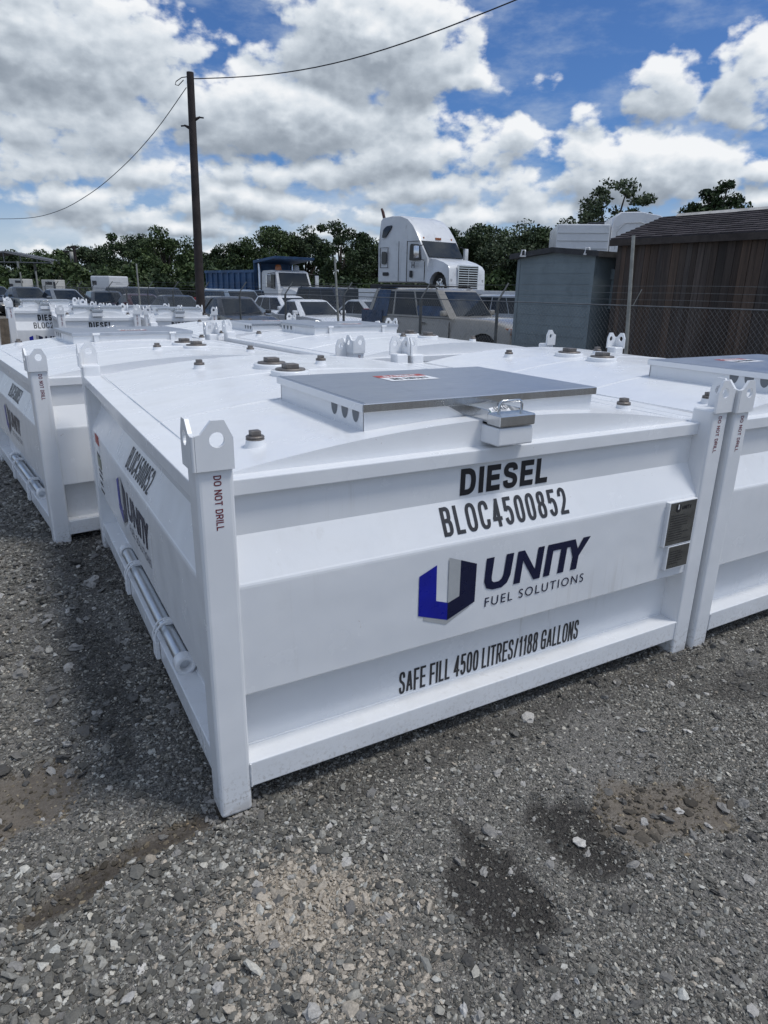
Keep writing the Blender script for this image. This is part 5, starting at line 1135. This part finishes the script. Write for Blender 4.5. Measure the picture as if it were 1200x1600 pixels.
def build_boxes():
    CREAM = mat('cream_panel_paint', (.55, .54, .50), .5, 0, .08, 2, 0, 60, ((.3, .27, .22), .4, 4))
    for i, (px, Z, lab) in enumerate(((36, 52, 'white equipment cabin with slatted vents, left one of two'), (86, 52, 'white equipment cabin with slatted vents, right one of two'))):
        p = gfar(px, Z); root = empty('equipment_cabin', p, HEAD - R(25)); tag(root, lab, 'cabin', 'white equipment cabins'); w, d, z0, h = 1.4, .9, .85, 1.25; 
        mb = MB(); mb.box((-w * .55, -d / 2, z0), (w * .45, d / 2, z0 + h), CREAM, .03); mb.build('cabin_body', root)
        for (a, b, c, e, m) in (((-.35, .35, 1.75, 1.95, BLACK), (-.3, .35, 1.1, 1.45, PLASTIC), (.48, .66, 1.05, 1.95, BLACK)) if i else ((-.1, .7, 1.82, 1.98, BLACK), (-.75, -.4, 1.2, 1.75, BLACK), (.0, .75, 1.3, 1.5, WHITEV))):
            mb = MB(); mb.box((a, -d / 2 - .02, c), (b, -d / 2 + .02, e), m); mb.build('vent', root)
        mb = MB(); mb.box((-w * .55, -.5, 0), (w * .45, .5, z0), PLASTIC); mb.build('skid', root)
    p = gfar(176, 54); root = empty('box_trailer', p, HEAD - R(30)); tag(root, 'white enclosed box trailer with rounded corners in front of the dark trees', 'trailer')
    mb = MB(); mb.box((-1.3, -.9, .75), (.85, .9, 2.45), WT, .08); mb.build('trailer_body', root)
    mb = MB(); mb.box((.845, -.65, 2.0), (.862, .1, 2.04), GREYV); mb.box((.845, -.3, 1.9), (.862, .3, 1.93), GREYV); mb.build('trim_strip', root)
    mb = MB(); mb.box((-1.1, -.912, 1.8), (-.6, -.89, 2.1), PLASTIC); mb.build('door', root)
    for xx in (-.6, .1): 
        for yy in (-.75, .75): wheel(root, xx, yy, .36, .22)
    mb = MB(); mb.tube([(-1.3, 0, .78), (-2.4, 0, .55)], .06, PLASTIC, 8); mb.build('tow_bar', root)
    # open-sided metal canopy at the left edge
    Z = 64; root = empty('metal_canopy', gfar(14, Z)); root.rotation_euler = (0, 0, HEAD); tag(root, 'open metal canopy on posts with a low pitched roof at the far left', 'canopy'); w, d, h, r_ = 4.3, 3.0, 3.7, .75
    mb = MB(); mb.prism([(-w, h), (0, h + r_), (w, h), (w, h + .12), (0, h + r_ + .12), (-w, h + .12)], 'y', 0, d, mat('dark_tin_roof', (.10, .105, .11), .6, .3, .2, 3)); mb.build('roof', root)
    mb = MB(); mb.tube([(-w, 0, h - .1), (w, 0, h - .1)], .06, FENCE, 6); [mb.tube([(x, 0, h - .1), (x, 0, h + r_ * (1 - abs(x) / w))], .05, FENCE, 6) for x in (-3, -1.5, 0, 1.5, 3)]; mb.tube([(-w, 0, h), (0, 0, h + r_), (w, 0, h)], .07, FENCE, 6); mb.build('truss', root)
    for x in (-w, w * .28, w):
        for y in (0, d): mb = MB(); mb.tube([(x, y, 0), (x, y, h)], .11, PALEP, 8); mb.build('post', root)
    mb = MB(); mb.box((w - .05, 0.2, 1.4), (w + .02, d, h), mat('dark_tin_wall', (.05, .055, .06), .6, .3, .2, 3)); mb.build('side_wall', root)
    # tall white box truck behind the grey shed
    Z = 21; p = gfar(900, Z); root = empty('box_truck', p, HEAD - R(8)); tag(root, 'white box truck with a rounded cab roof fairing behind the grey shed', 'truck')
    mb = MB(); mb.box((-.82, -1.2, .9), (.60, 1.2, 3.64), WT, .03)
    mb.build('cargo_box', root)
    mb = MB()
    for zz in (2.8, 3.0, 3.2, 3.4): mb.box((-.80, -1.212, zz), (.57, -1.198, zz + .02), GREYV)
    mb.build('panel_seam', root)
    mb = MB(); out = [(.62, 1.0), (.62, 3.5), (.68, 3.82), (.86, 3.97), (1.4, 3.98), (1.9, 3.89), (2.3, 3.66), (2.6, 3.1), (2.8, 2.4), (2.85, 1.0)]; seg_outline_box(mb, out, 1.15, WT, lambda x, z: 1 - .16 * max(0, (z - 3.2))); smooth(mb.build('cab_body', root), 38)
    mb = MB(); mb.tube([(.78, -1.14, 3.0), (.80, -1.11, 3.45), (.98, -1.06, 3.68), (1.4, -1.06, 3.7), (1.95, -1.07, 3.54)], .012, GREYV, 6); mb.build('roof_crease', root)
    mb = MB(); mb.box((.1, -.4, 3.62), (.55, .5, 3.76), BLACK, .02); mb.build('roof_vent', root)
    for xx in (-1.0, 2.3):
        for yy in (-1, 1): wheel(root, xx, yy, .48, .28)
build_boxes()

# ------------------------------------------------------------------ trees
def mat_leaf(name, a, b):
    m = bpy.data.materials.new(name); m.use_nodes = True; t = m.node_tree; g = NT(t); bs = t.nodes['Principled BSDF']
    tc = g.n('ShaderNodeTexCoord').outputs['Object']; c = g.mix(g.ramp(g.noise(tc, 1.1, 4, .6), .32, .68), a, b)
    at = g.n('ShaderNodeAttribute'); at.attribute_name = 'tone'; c = g.mix(1.0, c, at.outputs[0], 'MULTIPLY')
    g.put(bs.inputs['Base Color'], c); bs.inputs['Roughness'].default_value = .6; bs.inputs['Specular IOR Level'].default_value = .25; return m
LEAF = [mat_leaf('dark_green_foliage', (.022, .038, .018), (.055, .082, .034)), mat_leaf('mid_green_foliage', (.036, .060, .024), (.080, .112, .044)), mat_leaf('grey_green_foliage', (.034, .050, .029), (.074, .098, .052))]
BARK = mat('grey_brown_bark', (.055, .045, .036), .9, 0, .3, 5, .5, 30)
def tree(name, p, h, r, label, kind=0, clumps=34, per=70, leaf=.20, trunk_h=.28, sparse=0.0, group='trees behind the yard', squash=.8, seed=0):
    rg = np.random.default_rng(seed); root = empty(name, p); tag(root, label, 'tree', group)
    cz = h * (trunk_h + (1 - trunk_h) * .5); rz_ = h * (1 - trunk_h) * .52
    u = rg.normal(size=(clumps, 3)); u /= np.linalg.norm(u, axis=1)[:, None]; rad = rg.uniform(.3, 1.0, clumps) ** .55
    cen = u * rad[:, None] * np.array([r, r, rz_]) + np.array([0, 0, cz]); cen[:, 2] = np.maximum(cen[:, 2], h * .08)
    cr = rg.uniform(.16, .34, clumps) * r * (1 - .45 * sparse)
    mb = MB(); mb.tube([(0, 0, -.2), (r * .04, 0, h * trunk_h * .6), (0, r * .03, h * trunk_h * 1.3), (0, 0, h * .72)], [h * .034, h * .026, h * .02, h * .006], BARK, 9)
    for c, q in zip(cen[:26], cr): s0 = Vector((0, 0, h * (trunk_h * .8 + .25 * rg.random()))); m_ = s0.lerp(Vector(c), .55) + Vector((0, 0, .05 * h)); mb.tube([s0, m_, Vector(c)], [h * .014, h * .009, h * .004], BARK, 6)
    mb.build('trunk', root)
    N = clumps * per; ci = np.repeat(np.arange(clumps), per); d = rg.normal(size=(N, 3)); d /= np.linalg.norm(d, axis=1)[:, None]
    pos = cen[ci] + d * (rg.random(N) ** .45)[:, None] * cr[ci][:, None] * np.array([1.15, 1.15, squash])
    a = rg.normal(size=(N, 3)); a /= np.linalg.norm(a, axis=1)[:, None]; b = rg.normal(size=(N, 3)); b -= a * (a * b).sum(1)[:, None]; b /= np.linalg.norm(b, axis=1)[:, None]
    s = leaf * rg.uniform(.55, 1.35, N)[:, None]; a *= s; b *= s * .62
    V = np.stack([pos - a, pos - b * .9 + a * .1, pos + a, pos + b * .9 - a * .1], 1).reshape(-1, 3)
    me = bpy.data.meshes.new('crown'); me.vertices.add(len(V)); me.vertices.foreach_set('co', V.astype(np.float32).ravel()); me.loops.add(4 * N); me.loops.foreach_set('vertex_index', np.arange(4 * N, dtype=np.int32))
    me.polygons.add(N); me.polygons.foreach_set('loop_start', np.arange(0, 4 * N, 4, dtype=np.int32)); me.polygons.foreach_set('loop_total', np.full(N, 4, np.int32)); me.update(calc_edges=True)
    tn = np.repeat(rg.uniform(.65, 1.35, N) * np.repeat(rg.uniform(.8, 1.2, clumps), per), 4); at = me.color_attributes.new('tone', 'FLOAT_COLOR', 'POINT'); at.data.foreach_set('color', np.c_[tn, tn, tn * .9, np.ones_like(tn)].astype(np.float32).ravel())
    me.materials.append(LEAF[kind]); o = bpy.data.objects.new('crown', me); COL.objects.link(o); o.parent = root; return root
def top(px, py, Z): return far(px, py, Z).z - gfar(px, Z).z
rt = random.Random(12)
line = [(20, 392, 78), (95, 394, 74), (150, 386, 76), (205, 368, 72), (262, 362, 66), (318, 396, 84), (380, 376, 74), (425, 358, 72), (478, 362, 76), (532, 346, 70), (585, 372, 78), (640, 372, 82), (712, 348, 66), (765, 350, 70), (812, 352, 62), (852, 346, 60), (345, 404, 90), (690, 375, 74)]
places = {380: 'above the left end of the blue dump bed', 20: 'behind the metal canopy', 95: 'right of the metal canopy', 150: 'above the white box trailer', 205: 'left of the broad tree by the utility pole', 262: 'just left of the tall utility pole, broadest of the row', 318: 'right behind the tall utility pole', 372: 'above the left end of the blue dump bed',
          425: 'above the dump truck cab', 478: 'between the dump truck and the tallest tree', 532: 'tallest of the row, left of the semi truck cab', 585: 'touching the rear of the semi truck cab', 640: 'hidden behind the semi truck cab', 712: 'just right of the semi truck roof', 765: 'above the gold SUV', 812: 'left of the grey shed', 852: 'behind the grey shed and the box truck', 345: 'in the low gap right of the utility pole', 690: 'behind the hood of the semi truck cab'}
for i, (px, py, Z) in enumerate(line):
    h = top(px, py, Z); tree('tree', gfar(px, Z), h, max(3.4, h * rt.uniform(.42, .60)), 'dark green tree ' + places[px], i % 3 if i not in (9, 12) else 0, 70, 260, .13, .12, .35, 'trees behind the yard', rt.uniform(.65, .9), i + 1)
for i, px in enumerate(range(-20, 900, 46)):
    Z = 58 + 6 * rt.random(); tree('shrub', gfar(px, Z), rt.uniform(2.3, 3.6), rt.uniform(2.2, 3.0), 'dark undergrowth shrub in the hedge below the trees', i % 2, 26, 90, .22, .02, 0, 'undergrowth shrubs below the trees', .9, 100 + i)
h = top(950, 278, 40); tree('tree', gfar(943, 40), h, 2.4, 'tall open-crowned tree with sky showing through, behind the box truck', 2, 120, 60, .105, .30, .8, 'trees behind the yard', .7, 61)
h = top(1098, 288, 46); tree('tree', gfar(1097, 46), h, 1.9, 'round dense tree crown rising above the brown shed roof', 0, 70, 110, .13, .35, 0, 'trees behind the yard', .75, 62)
# low pale wall far behind, seen between the gold SUV and the grey shed
p = gfar(785, 52); mb = MB(); mb.box((-4, 0, 0), (4, .2, 1.3), mat('pale_block_wall', (.24, .25, .24), .85, 0, .15, 2)); 
for x in (-4, -2, 0, 2, 3.85): mb.box((x - .02, -.05, 0), (x + .17, .001, 1.4), mat('pale_block_wall', (.24, .25, .24)))
tag(mb.build('low_wall', None, p, HEAD), 'low pale block wall in front of the trees left of the grey shed', 'wall', kind='thing')
